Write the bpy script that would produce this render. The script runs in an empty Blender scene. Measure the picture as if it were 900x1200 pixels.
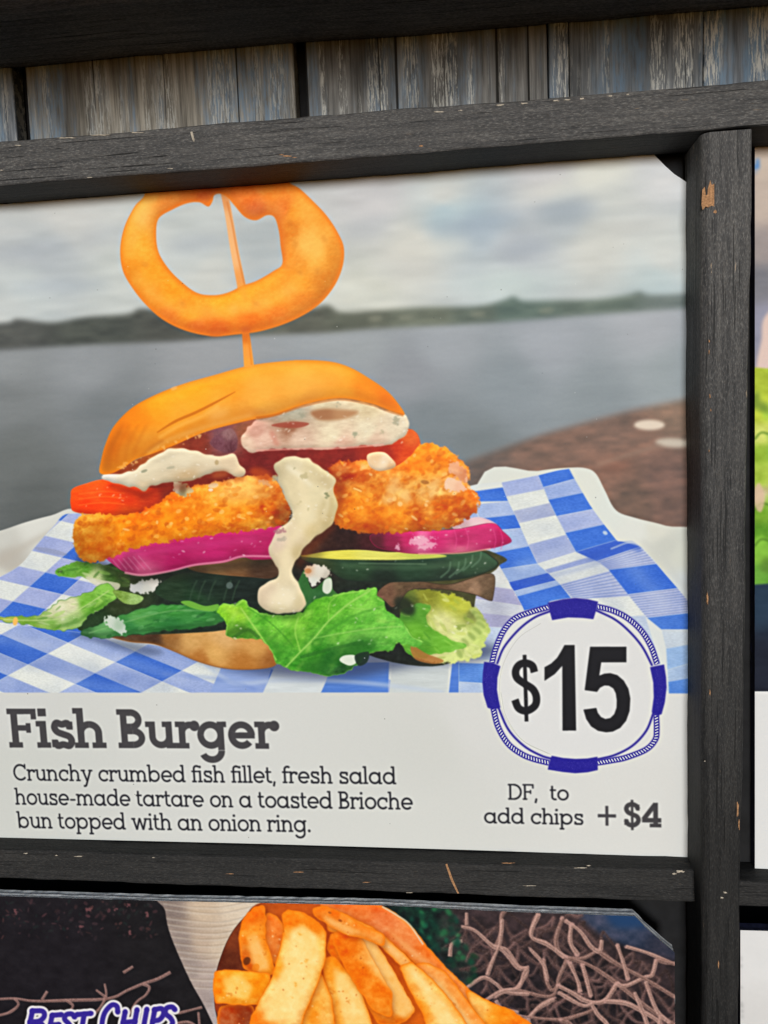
import bpy, bmesh, math, random
import numpy as np
from mathutils import Matrix, Vector

random.seed(7)
rng = np.random.default_rng(11)
scene = bpy.context.scene
col = scene.collection

# ------------------------------------------------------------------ camera
F_PX = 930.0                      # focal length in pixels of the 900x1200 photograph
PITCH, YAW, ROLL = (math.radians(v) for v in (5.74, 6.52, -2.09))
DIST, EYE = 0.69, 1.55            # metres from the sign's face, height above the ground


def rot(a, b, c):
    ca, sa, cb, sb, cc, sc = math.cos(a), math.sin(a), math.cos(b), math.sin(b), math.cos(c), math.sin(c)
    rx = np.array([[1, 0, 0], [0, ca, -sa], [0, sa, ca]])
    ry = np.array([[cb, 0, sb], [0, 1, 0], [-sb, 0, cb]])
    rz = np.array([[cc, -sc, 0], [sc, cc, 0], [0, 0, 1]])
    return rz @ rx @ ry


M = rot(PITCH, YAW, ROLL)         # wall axes (right, down, in) -> camera axes
cam_data = bpy.data.cameras.new("camera")
cam = bpy.data.objects.new("camera", cam_data)
col.objects.link(cam)
right, down, fwd = (Vector((M[i, 0], M[i, 2], -M[i, 1])) for i in range(3))
mw = Matrix.Identity(4)
for r in range(3):
    mw[r][0], mw[r][1], mw[r][2] = right[r], -down[r], -fwd[r]
mw[0][3], mw[1][3], mw[2][3] = 0.0, -DIST, EYE
cam.matrix_world = mw
cam_data.sensor_width = 36.0
cam_data.lens = F_PX / 1200.0 * 36.0
cam_data.clip_start, cam_data.clip_end = 0.01, 100.0
scene.camera = cam

# ------------------------------------------------------------------ daylight
world = bpy.data.worlds.new("World")
scene.world = world
world.use_nodes = True
wn = world.node_tree
sky = wn.nodes.new("ShaderNodeTexSky")
sky.sky_type = 'NISHITA'
sky.sun_disc = False
SUN_EL, SUN_AZ = math.radians(6.5), math.radians(178)   # azimuth clockwise from +Y
sky.sun_elevation, sky.sun_rotation = SUN_EL, SUN_AZ
sky.air_density, sky.dust_density, sky.ozone_density = 1.0, 0.6, 2.5
bg = wn.nodes["Background"]
bg.inputs[1].default_value = 0.07
wn.links.new(sky.outputs[0], bg.inputs[0])
sun_data = bpy.data.lights.new("sun", 'SUN')
sun_data.energy = 2.62
sun_data.angle = math.radians(13)
sun_data.color = (0.965, 0.99, 1.0)
sun = bpy.data.objects.new("sun", sun_data)
col.objects.link(sun)
sd = Vector((math.sin(SUN_AZ) * math.cos(SUN_EL), math.cos(SUN_AZ) * math.cos(SUN_EL), math.sin(SUN_EL)))
sun.rotation_euler = sd.to_track_quat('Z', 'Y').to_euler()
sun.location = sd * 4

vs = scene.view_settings
vs.view_transform, vs.look = 'Standard', 'None'
vs.exposure, vs.gamma, vs.use_curve_mapping = 0.0, 1.0, False
scene.cycles.max_bounces = 6


# ------------------------------------------------------------------ pixels -> wall planes
def at(x, y, Y=0.0):
    """photo pixel(s) -> X, Z on the plane parallel to the wall at depth Y"""
    x, y = np.asarray(x, float), np.asarray(y, float)
    d = np.stack([(x - 450) / F_PX, (y - 600) / F_PX, np.ones_like(x)], -1) @ M
    t = (DIST + Y) / d[..., 2]
    return d[..., 0] * t, EYE - d[..., 1] * t


def V(px, py, Y=0.0):
    X, Z = at(px, py, Y)
    return Vector((float(X), Y, float(Z)))


# ------------------------------------------------------------------ objects
def tag(o, label=None, cat=None, group=None, kind=None):
    for k, v in (("label", label), ("category", cat), ("group", group), ("kind", kind)):
        if v:
            o[k] = v
    return o


def empty(name, loc, label, cat, group=None):
    o = bpy.data.objects.new(name, None)
    o.empty_display_size = 0.05
    col.objects.link(o)
    o.location = loc
    return tag(o, label, cat, group)


def mesh_obj(name, verts, faces, mat, parent=None, smooth=False):
    me = bpy.data.meshes.new(name)
    me.from_pydata([tuple(v) for v in verts], [], faces)
    me.validate()
    me.update()
    if mat:
        me.materials.append(mat)
    if smooth:
        me.polygons.foreach_set("use_smooth", [True] * len(me.polygons))
    o = bpy.data.objects.new(name, me)
    col.objects.link(o)
    if parent:
        o.parent = parent
        o.matrix_parent_inverse = Matrix.Translation(parent.location).inverted()
    return o


# ------------------------------------------------------------------ painting the flat prints
def vnoise(h, w, sx, sy, seed, octv=1):
    """smooth value noise in -1..1, cell sizes sx, sy in texels"""
    r = np.random.default_rng(seed)
    out = np.zeros((h, w), np.float32)
    amp = tot = 0.0
    a = 1.0
    for _ in range(octv):
        gw, gh = int(w / sx) + 3, int(h / sy) + 3
        g = r.uniform(-1, 1, (gh, gw)).astype(np.float32)
        xs = np.arange(w) / sx + r.uniform(0, 1)
        ys = np.arange(h) / sy + r.uniform(0, 1)
        xi, yi = xs.astype(int), ys.astype(int)
        fx, fy = (xs - xi).astype(np.float32), (ys - yi).astype(np.float32)
        fx, fy = fx * fx * (3 - 2 * fx), (fy * fy * (3 - 2 * fy))[:, None]
        r0, r1 = g[yi], g[yi + 1]
        t = r0[:, xi] * (1 - fx) + r0[:, xi + 1] * fx
        b = r1[:, xi] * (1 - fx) + r1[:, xi + 1] * fx
        out += a * (t * (1 - fy) + b * fy)
        tot += a
        a *= 0.55
        sx, sy = max(sx / 2, 1.0), max(sy / 2, 1.0)
    return out / tot * 1.5


def blur(a, s):
    if s < 0.35:
        return a
    r = max(1, int(round(math.sqrt(s * s * 12 / 3 + 1) / 2 - 0.5)))
    for ax in (0, 1):
        for _ in range(3):
            pad = [(0, 0)] * a.ndim
            pad[ax] = (r + 1, r)
            c = np.cumsum(np.pad(a, pad, mode='edge'), axis=ax, dtype=np.float64)
            n = a.shape[ax]
            hi = np.take(c, range(2 * r + 1, 2 * r + 1 + n), axis=ax)
            lo = np.take(c, range(0, n), axis=ax)
            a = ((hi - lo) / (2 * r + 1)).astype(np.float32)
    return a


def smooth_closed(p, n=6):
    p = np.asarray(p, float)
    p0, p1, p2, p3 = np.roll(p, 1, 0), p, np.roll(p, -1, 0), np.roll(p, -2, 0)
    t = (np.arange(n) / n)[None, :, None]
    q = 0.5 * ((2 * p1)[:, None] + (p2 - p0)[:, None] * t + (2 * p0 - 5 * p1 + 4 * p2 - p3)[:, None] * t ** 2
               + (-p0 + 3 * p1 - 3 * p2 + p3)[:, None] * t ** 3)
    return q.reshape(-1, 2)


def smooth_open(p, n=6):
    p = np.asarray(p, float)
    if len(p) < 3:
        return p
    e = np.vstack([2 * p[0] - p[1], p, 2 * p[-1] - p[-2]])
    out = []
    for i in range(len(p) - 1):
        p0, p1, p2, p3 = e[i:i + 4]
        for k in range(n):
            t = k / n
            out.append(0.5 * (2 * p1 + (p2 - p0) * t + (2 * p0 - 5 * p1 + 4 * p2 - p3) * t * t + (-p0 + 3 * p1 - 3 * p2 + p3) * t ** 3))
    out.append(p[-1])
    return np.array(out)


class Canvas:
    """the print on one sign, painted in the sign's own plane (texels), traced from photo pixels"""

    def __init__(self, px0, px1, py0, py1, Y, S=3000.0, base=(228, 228, 226)):
        cx, cz = at([px0, px1, px0, px1], [py0, py0, py1, py1], Y)
        self.X0, self.Z1 = cx.min(), cz.max()
        self.S, self.Y = S, Y
        self.w, self.h = int((cx.max() - cx.min()) * S) + 1, int((cz.max() - cz.min()) * S) + 1
        self.c = np.empty((self.h, self.w, 3), np.float32)
        self.c[:] = base
        self.k = S * DIST / F_PX          # texels per photo pixel, about
        self.seed = 1

    def T(self, pts):
        p = np.asarray(pts, float)
        X, Z = at(p[:, 0], p[:, 1], self.Y)
        return np.stack([(X - self.X0) * self.S, (self.Z1 - Z) * self.S], 1)

    def win(self, q, pad):
        x0, y0 = np.floor(q.min(0) - pad).astype(int)
        x1, y1 = np.ceil(q.max(0) + pad).astype(int) + 1
        return max(x0, 0), max(y0, 0), min(x1, self.w), min(y1, self.h)

    def cover(self, q, wn_):
        x0, y0, x1, y1 = wn_
        h, w = y1 - y0, x1 - x0
        SUB = 3
        acc = np.zeros((h * SUB, w + 2), np.float32)
        a, b = q, np.roll(q, -1, 0)
        ys = (np.arange(h * SUB) + 0.5) / SUB + y0
        for (ax, ay), (bx, by) in zip(a, b):
            if ay == by:
                continue
            s = 1.0
            if ay > by:
                ax, ay, bx, by, s = bx, by, ax, ay, -1.0
            i0, i1 = np.searchsorted(ys, ay), np.searchsorted(ys, by)
            if i0 >= i1:
                continue
            xs = np.clip(ax + (ys[i0:i1] - ay) / (by - ay) * (bx - ax) - x0, 0, w)
            xi = xs.astype(int)
            f = (xs - xi).astype(np.float32)
            rows = np.arange(i0, i1)
            np.add.at(acc, (rows, xi), s * (1 - f))
            np.add.at(acc, (rows, xi + 1), s * f)
        m = np.abs(np.cumsum(acc, 1)[:, :w])
        return np.clip(m, 0, 1).reshape(h, SUB, w).mean(1)

    def mask(self, pts, soft=0.5, smooth=True, holes=(), rag=None, pad=None):
        q = self.T(pts)
        if smooth:
            q = smooth_closed(q)
        s = soft * self.k * (0.6 if soft < 1.25 else 1.0)
        wn_ = self.win(q, (pad or 0) * self.k + 3 * s + 6)
        if wn_[2] <= wn_[0] or wn_[3] <= wn_[1]:
            return None, None
        m = self.cover(q, wn_)
        for hpts in holes:
            hq = self.T(hpts)
            m = m * (1 - self.cover(smooth_closed(hq) if smooth else hq, wn_))
        if rag:
            amp, sc, ro = (tuple(rag) + (3,))[:3]
            self.seed += 1
            n = vnoise(*m.shape, sc * self.k, sc * self.k, self.seed, ro)
            mb = blur(m, sc * self.k * (0.8 if ro > 2 else 0.35))
            m = np.clip((mb - 0.5 + amp * n * 4 * mb * (1 - mb)) * 6 + 0.5, 0, 1)
        return wn_, blur(m, s)

    def field(self, wn_, cols):
        x0, y0, x1, y1 = wn_
        if not hasattr(cols[0], '__len__'):
            return np.array(cols, np.float32)[None, None]
        p = self.T([c[:2] for c in cols])
        st = 4
        yy, xx = np.mgrid[y0:y1 + st:st, x0:x1 + st:st].astype(np.float32)
        num, den = 0, 0
        for (tx, ty), c in zip(p, cols):
            wgt = 1.0 / (((xx - tx) ** 2 + (yy - ty) ** 2) + (2.5 * self.k) ** 2) ** 1.6
            num = num + wgt[..., None] * np.array(c[2:5], np.float32)
            den = den + wgt
        g = num / den[..., None]
        h, w = y1 - y0, x1 - x0
        ys, xs = np.arange(h) / st, np.arange(w) / st
        yi, xi = np.minimum(ys.astype(int), g.shape[0] - 2), np.minimum(xs.astype(int), g.shape[1] - 2)
        fy, fx = (ys - yi)[:, None, None], (xs - xi)[None, :, None]
        a = g[yi][:, xi] * (1 - fx) + g[yi][:, xi + 1] * fx
        b = g[yi + 1][:, xi] * (1 - fx) + g[yi + 1][:, xi + 1] * fx
        return (a * (1 - fy) + b * fy).astype(np.float32)

    def put(self, wn_, m, f):
        x0, y0, x1, y1 = wn_
        c = self.c[y0:y1, x0:x1]
        c += m[..., None] * (f - c)

    def fill(self, pts, cols, soft=0.6, smooth=True, n=(), bev=None, edge=None, crumb=None, rag=None, holes=(), op=1.0, clip=None):
        wn_, m = self.mask(pts, soft, smooth, holes, rag)
        if m is None:
            return None
        x0, y0, x1, y1 = wn_
        f = self.field(wn_, cols) + np.zeros(m.shape + (3,), np.float32)
        for nn in n:
            self.seed += 1
            nz = vnoise(*m.shape, nn[1] * self.k, nn[2] * self.k, self.seed, nn[3] if len(nn) > 3 else 3)
            a = np.array(nn[0], np.float32)
            f = f + nz[..., None] * a
        if bev:
            amp, wd, lx, ly = bev
            mb = blur(m, wd * self.k)
            gy, gx = np.gradient(mb)
            f = f * (1 + (np.clip((gx * lx + gy * ly) * wd * self.k * amp, -0.75, 0.6))[..., None])
        if edge:
            ecol, wd = edge
            mb = blur(m, wd * self.k)
            e = np.clip((1 - mb) * 2, 0, 1)[..., None] ** 1.5
            f = f + e * (np.array(ecol, np.float32) - f)
        if crumb:
            amp, sc = crumb
            self.seed += 1
            z = vnoise(*m.shape, sc * self.k, sc * self.k, self.seed, 4)
            z = np.abs(z)
            gy, gx = np.gradient(blur(z, 0.7))
            f = f * (1 + np.clip((gx * 0.6 + gy) * amp * sc * self.k, -0.45, 0.4)[..., None])
        if clip is not None:
            m = m * self.sub(clip, wn_)
        self.put(wn_, m * op, f)
        return wn_, m

    def sub(self, src, wn_):
        """the part of another mask that falls in this window"""
        sw, sm = src
        out = np.zeros((wn_[3] - wn_[1], wn_[2] - wn_[0]), np.float32)
        x0, y0, x1, y1 = max(sw[0], wn_[0]), max(sw[1], wn_[1]), min(sw[2], wn_[2]), min(sw[3], wn_[3])
        if x1 > x0 and y1 > y0:
            out[y0 - wn_[1]:y1 - wn_[1], x0 - wn_[0]:x1 - wn_[0]] = sm[y0 - sw[1]:y1 - sw[1], x0 - sw[0]:x1 - sw[0]]
        return out

    def stroke(self, pts, width, cols, soft=0.5, smooth=True, taper=None, **kw):
        p = np.asarray(pts, float)
        if smooth:
            p = smooth_open(p)
        d = np.gradient(p, axis=0)
        nrm = np.stack([-d[:, 1], d[:, 0]], 1) / (np.linalg.norm(d, axis=1)[:, None] + 1e-9)
        wd = np.full(len(p), width / 2.0)
        if taper is not None:
            wd = np.interp(np.linspace(0, 1, len(p)), np.linspace(0, 1, len(taper)), taper) * width / 2
        ring = np.vstack([p + nrm * wd[:, None], (p - nrm * wd[:, None])[::-1]])
        return self.fill(ring, cols, soft, smooth=False, **kw)

    def blob(self, x, y, rx, ry, cols, ang=0, soft=1.0, **kw):
        t = np.linspace(0, 2 * np.pi, 14, endpoint=False)
        c, s = math.cos(math.radians(ang)), math.sin(math.radians(ang))
        ex, ey = rx * np.cos(t), ry * np.sin(t)
        return self.fill(np.stack([x + ex * c - ey * s, y + ex * s + ey * c], 1), cols, soft, **kw)

    def image(self, name, grain=1.2):
        r = np.random.default_rng(5)
        g = r.normal(0, grain, self.c.shape[:2]).astype(np.float32)
        sharp = np.stack([self.c[..., i] - blur(self.c[..., i], 2.6 * self.k) for i in range(3)], -1)
        a = np.clip(self.c + 0.32 * sharp + blur(g, 0.8)[..., None] * 2, 0, 255) / 255.0
        img = bpy.data.images.new(name, self.w, self.h, alpha=False, float_buffer=False)
        img.colorspace_settings.name = 'sRGB'
        buf = np.ones((self.h, self.w, 4), np.float32)
        buf[..., :3] = a[::-1]
        img.pixels.foreach_set(buf.ravel())
        img.update()
        img.pack()
        return img

    def uv(self, X, Z):
        return (X - self.X0) * self.S / self.w, 1 - (self.Z1 - Z) * self.S / self.h


# ------------------------------------------------------------------ slab lettering for the prints
CAP, ASC, DESC = 14.6, 14.8, -4.6


def glyph(ch, t, s):
    h, ts = t / 2, t * 0.82
    g = []

    def L(x0, y0, x1, y1, w=None):
        g.append(('L', x0, y0, x1, y1, w or t))

    def A(cx, cy, rx, ry, a0=0, a1=360, w=None):
        g.append(('A', cx, cy, rx, ry, a0, a1, w or t))

    def P(pts, w=None):
        g.append(('P', pts, w or t))

    def foot(x, y=0.0, l=1, r=1):
        L(x - (h + s) * l, y + ts / 2, x + (h + s) * r, y + ts / 2, ts)

    def flag(x, y):
        L(x - h - s, y - ts / 2, x, y - ts / 2, ts)

    def arch(x1, x2):
        A((x1 + x2) / 2, 5.6, (x2 - x1) / 2, 4.4 - h, 0, 180)
        L(x2, 0, x2, 5.7)
        foot(x2)

    x = s + h
    R = 5.1 - h
    if ch == ' ':
        return 5.2, g
    if ch == 'o':
        A(5.5, 5, R, R)
        return 11.0, g
    if ch == 'c':
        A(5.5, 5, R, R, 42, 318)
        L(5.5 + R * 0.8, 6.0, 5.5 + R * 0.8, 9.6, t * 0.85)
        return 10.2, g
    if ch == 'e':
        A(5.5, 5, R, R, 0, 318)
        L(5.5 - R, 4.9, 5.5 + R + h * 0.9, 4.9, t * 0.9)
        return 11.0, g
    if ch in 'adg':
        xs = 5.4 + R
        A(5.4, 5, R, R)
        if ch == 'g':
            L(xs, -0.6, xs, 10)
            A(xs - R * 0.97, -0.8, R * 0.97, 4.6 - h, 205, 360)
            L(xs, 10 - ts / 2, xs + h + s * 0.8, 10 - ts / 2, ts)
            return xs + h + s * 0.8 + 0.6, g
        top = 10 if ch == 'a' else ASC
        L(xs, 0, xs, top)
        foot(xs, 0, 0, 1)
        if ch == 'd':
            flag(xs, ASC)
        return xs + h + s + 0.5, g
    if ch in 'bp':
        A(x + R, 5, R, R)
        if ch == 'b':
            L(x, 0, x, ASC)
            flag(x, ASC)
        else:
            L(x, DESC, x, 10)
            flag(x, 10)
            foot(x, DESC)
        return x + 2 * R + h + 0.9, g
    if ch in 'nh':
        L(x, 0, x, 10 if ch == 'n' else ASC)
        flag(x, 10 if ch == 'n' else ASC)
        foot(x)
        arch(x, x + 6.5)
        return x + 6.5 + h + s + 0.5, g
    if ch == 'm':
        L(x, 0, x, 10)
        flag(x, 10)
        foot(x)
        arch(x, x + 6.2)
        arch(x + 6.2, x + 12.4)
        return x + 12.4 + h + s + 0.5, g
    if ch == 'u':
        x2 = x + 6.5
        L(x, 4.3, x, 10)
        flag(x, 10)
        flag(x2, 10)
        A((x + x2) / 2, 4.4, 3.25, 4.4 - h, 180, 360)
        L(x2, 0, x2, 10)
        foot(x2, 0, 0, 1)
        return x2 + h + s + 0.4, g
    if ch == 'r':
        L(x, 0, x, 10)
        flag(x, 10)
        foot(x)
        A(x + 3.1, 5.8, 3.1, 4.2 - h, 55, 180)
        g.append(('D', x + 4.9, 8.4, t * 0.78))
        return x + 6.0, g
    if ch in 'il':
        L(x, 0, x, 10 if ch == 'i' else ASC)
        flag(x, 10 if ch == 'i' else ASC)
        foot(x)
        if ch == 'i':
            L(x - t * 0.62, 13.2, x + t * 0.62, 13.2, t * 1.15)
        return 2 * x + 0.5, g
    if ch == 't':
        x = 2.2
        L(x, 3, x, 13.2)
        A(x + 2.5, 3.1, 2.5, 3.1 - h, 180, 300)
        L(0.2, 10 - ts / 2, x + 3.4, 10 - ts / 2, ts)
        return 6.4, g
    if ch == 'f':
        x = 2.6
        L(x, 0, x, 11.8)
        A(x + 2.5, 11.6, 2.5, ASC - h - 11.6, 40, 180)
        L(0.3, 10 - ts / 2, x + 3.2, 10 - ts / 2, ts)
        foot(x)
        return 6.0, g
    if ch == 's':
        P([(7.4, 7.3), (6.5, 9.2), (4.5, 10 - h), (2.5, 9.3), (1.7, 7.6), (2.6, 6.0), (4.7, 5.1), (6.9, 4.2), (7.7, 2.5), (6.7, 0.8), (4.5, h), (2.4, 0.8), (1.4, 2.6)])
        L(7.5, 6.8, 7.5, 9.8, t * 0.75)
        L(1.3, 0.2, 1.3, 3.1, t * 0.75)
        return 9.2, g
    if ch == 'y':
        L(2.2, 10, 5.7, 0.4)
        L(9.6, 10, 5.0, -2.6)
        P([(5.2, -2.2), (4.2, -4.0), (2.2, -4.2)])
        L(0.3, 10 - ts / 2, 4.3, 10 - ts / 2, ts)
        L(7.6, 10 - ts / 2, 11.4, 10 - ts / 2, ts)
        return 11.4, g
    if ch == 'w':
        for a, b in ((2.0, 5.0), (8.0, 5.0), (8.0, 11.0), (14.0, 11.0)):
            L(a, 10, b, 0)
        L(0.2, 10 - ts / 2, 4.0, 10 - ts / 2, ts)
        L(12.2, 10 - ts / 2, 15.8, 10 - ts / 2, ts)
        return 16.0, g
    if ch == ',':
        L(2.0, 1.4, 1.0, -2.8)
        return 3.6, g
    if ch == '.':
        g.append(('D', 1.8, t * 0.7, t * 0.72))
        return 3.6, g
    if ch == '-':
        L(0.8, 4.8, 6.0, 4.8, ts)
        return 6.8, g
    if ch in 'BDF':
        L(x, 0, x, CAP)
        L(0, CAP - ts / 2, x + 3, CAP - ts / 2, ts)
        L(0, ts / 2, x + (h + s if ch == 'F' else 3), ts / 2, ts)
        if ch == 'B':
            m = CAP * 0.53
            for y0, y1, bx in ((m, CAP, 2.9), (0, m, 3.4)):
                ry = (y1 - y0) / 2 - (h if y0 == 0 else h * 0.6)
                cy = ry + h if y0 == 0 else CAP - h - ry
                A(x + bx, cy, 3.4 if y0 == 0 else 3.0, ry, -90, 90)
                L(x, cy + ry, x + bx, cy + ry)
                L(x, cy - ry, x + bx, cy - ry)
            return x + 6.8 + h + 0.8, g
        if ch == 'D':
            A(x + 3, CAP / 2, 6.6, CAP / 2 - ts / 2, -90, 90)
            return x + 9.6 + h + 0.8, g
        L(x, CAP - ts / 2, x + 7.6, CAP - ts / 2, ts)
        L(x + 7.3, CAP, x + 7.3, CAP - 4.0, t * 0.8)
        L(x, 7.4, x + 5.4, 7.4, ts)
        L(x + 5.1, 5.6, x + 5.1, 9.2, t * 0.7)
        return x + 8.4, g
    if ch == 'C':
        A(7.4, CAP / 2, 6.8 - h, CAP / 2 - h, 45, 318)
        L(12.1, CAP - 4.4, 12.1, CAP, t * 0.8)
        return 13.6, g
    if ch == '+':
        L(0.6, 6.2, 12.2, 6.2, t * 0.8)
        L(6.4, 0.4, 6.4, 12.0, t * 0.8)
        return 14, g
    if ch == '4':
        L(8.0, 0, 8.0, CAP)
        P([(8.0, CAP - 0.6), (1.0, 4.6)])
        L(0.2, 4.2, 11.2, 4.2)
        L(4.6, ts / 2, 11.2, ts / 2, ts)
        return 12, g
    if ch == '$':
        P([(8.6, 10.6), (7.6, 12.6), (5.2, 13.6), (2.8, 12.8), (1.9, 10.8), (2.9, 8.8), (5.2, 7.6), (7.8, 6.4), (8.8, 4.2), (7.6, 2.0), (5.2, 1.0), (2.7, 1.9), (1.6, 4.2)])
        L(8.5, 9.8, 8.5, 13.4, t * 0.7)
        L(1.6, 1.2, 1.6, 4.8, t * 0.7)
        L(5.2, -1.8, 5.2, 16.2, t * 0.55)
        return 10.6, g
    return 6, g


def prim_poly(p):
    k = p[0]
    if k == 'L':
        _, x0, y0, x1, y1, w = p
        d = np.array([x1 - x0, y1 - y0], float)
        d /= np.linalg.norm(d)
        n = np.array([-d[1], d[0]]) * w / 2
        a, b = np.array([x0, y0]), np.array([x1, y1])
        return [np.array([a + n, b + n, b - n, a - n])]
    if k == 'D':
        t = np.linspace(0, 2 * np.pi, 20, endpoint=False)
        return [np.stack([p[1] + p[3] * np.cos(t), p[2] + p[3] * np.sin(t)], 1)]
    if k == 'A':
        _, cx, cy, rx, ry, a0, a1, w = p
        out = []
        cut = np.linspace(math.radians(a0), math.radians(a1), 3)
        for b0, b1 in zip(cut[:-1], cut[1:]):
            t = np.linspace(b0, b1 + 0.01, 18)
            o = np.stack([cx + (rx + w / 2) * np.cos(t), cy + (ry + w / 2) * np.sin(t)], 1)
            i = np.stack([cx + (rx - w / 2) * np.cos(t), cy + (ry - w / 2) * np.sin(t)], 1)
            out.append(np.vstack([o, i[::-1]]))
        return out
    _, pts, w = p
    q = smooth_open(np.array(pts, float), 5)
    d = np.gradient(q, axis=0)
    n = np.stack([-d[:, 1], d[:, 0]], 1) / np.linalg.norm(d, axis=1)[:, None] * w / 2
    return [np.vstack([q + n, (q - n)[::-1]])]


def write(cv, text, p0, p1, xh, t, s, colour, track=0.0):
    """one printed line: baseline from photo pixel p0 to p1, x-height xh in photo pixels"""
    a, b = cv.T([p0, p1])
    up0 = cv.T([(p0[0], p0[1] - xh)])[0]
    along = (b - a) / np.linalg.norm(b - a)
    up = np.array([along[1], -along[0]])
    sy = np.linalg.norm(up0 - a) / 10.0
    pen, items = 0.0, []
    for ch in text:
        adv, g = glyph(ch, t, s)
        items.append((pen, g))
        pen += adv + track
    sx = np.linalg.norm(b - a) / (pen - track - 0.5)
    polys = []
    for x, g in items:
        for pr in g:
            for q in prim_poly(pr):
                polys.append(a + np.outer((q[:, 0] + x) * sx, along) + np.outer(q[:, 1] * sy, up))
    allp = np.vstack(polys)
    wn_ = cv.win(allp, 4)
    m = np.zeros((wn_[3] - wn_[1], wn_[2] - wn_[0]), np.float32)
    for q in polys:
        w2 = cv.win(q, 2)
        if w2[2] <= w2[0] or w2[3] <= w2[1]:
            continue
        sl = (slice(w2[1] - wn_[1], w2[3] - wn_[1]), slice(w2[0] - wn_[0], w2[2] - wn_[0]))
        m[sl] = np.maximum(m[sl], cv.cover(q, w2))
    cv.put(wn_, blur(m, 0.5), np.array(colour, np.float32))
    lo, hi = allp.min(0), allp.max(0)
    return lo, hi


# ------------------------------------------------------------------ print of the burger sign
def grid_cloth(cv, o, u, v, irange, jrange, clip, tones, soft=0.7):
    o, u, v = (np.array(q, float) for q in (o, u, v))
    for i in irange:
        for j in jrange:
            c = tones[(i % 2 == 0) + (j % 2 == 0)]
            a = o + u * i + v * j
            cv.fill([a, a + u, a + u + v, a + v], c, soft, smooth=False, clip=clip, n=[((9, 8, 5), 26, 18, 2), (4, 2.2, 1.2, 1)])


WHITE_C, PALE_C, BLUE_C = (222, 226, 224), (160, 178, 220), (72, 116, 200)


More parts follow.
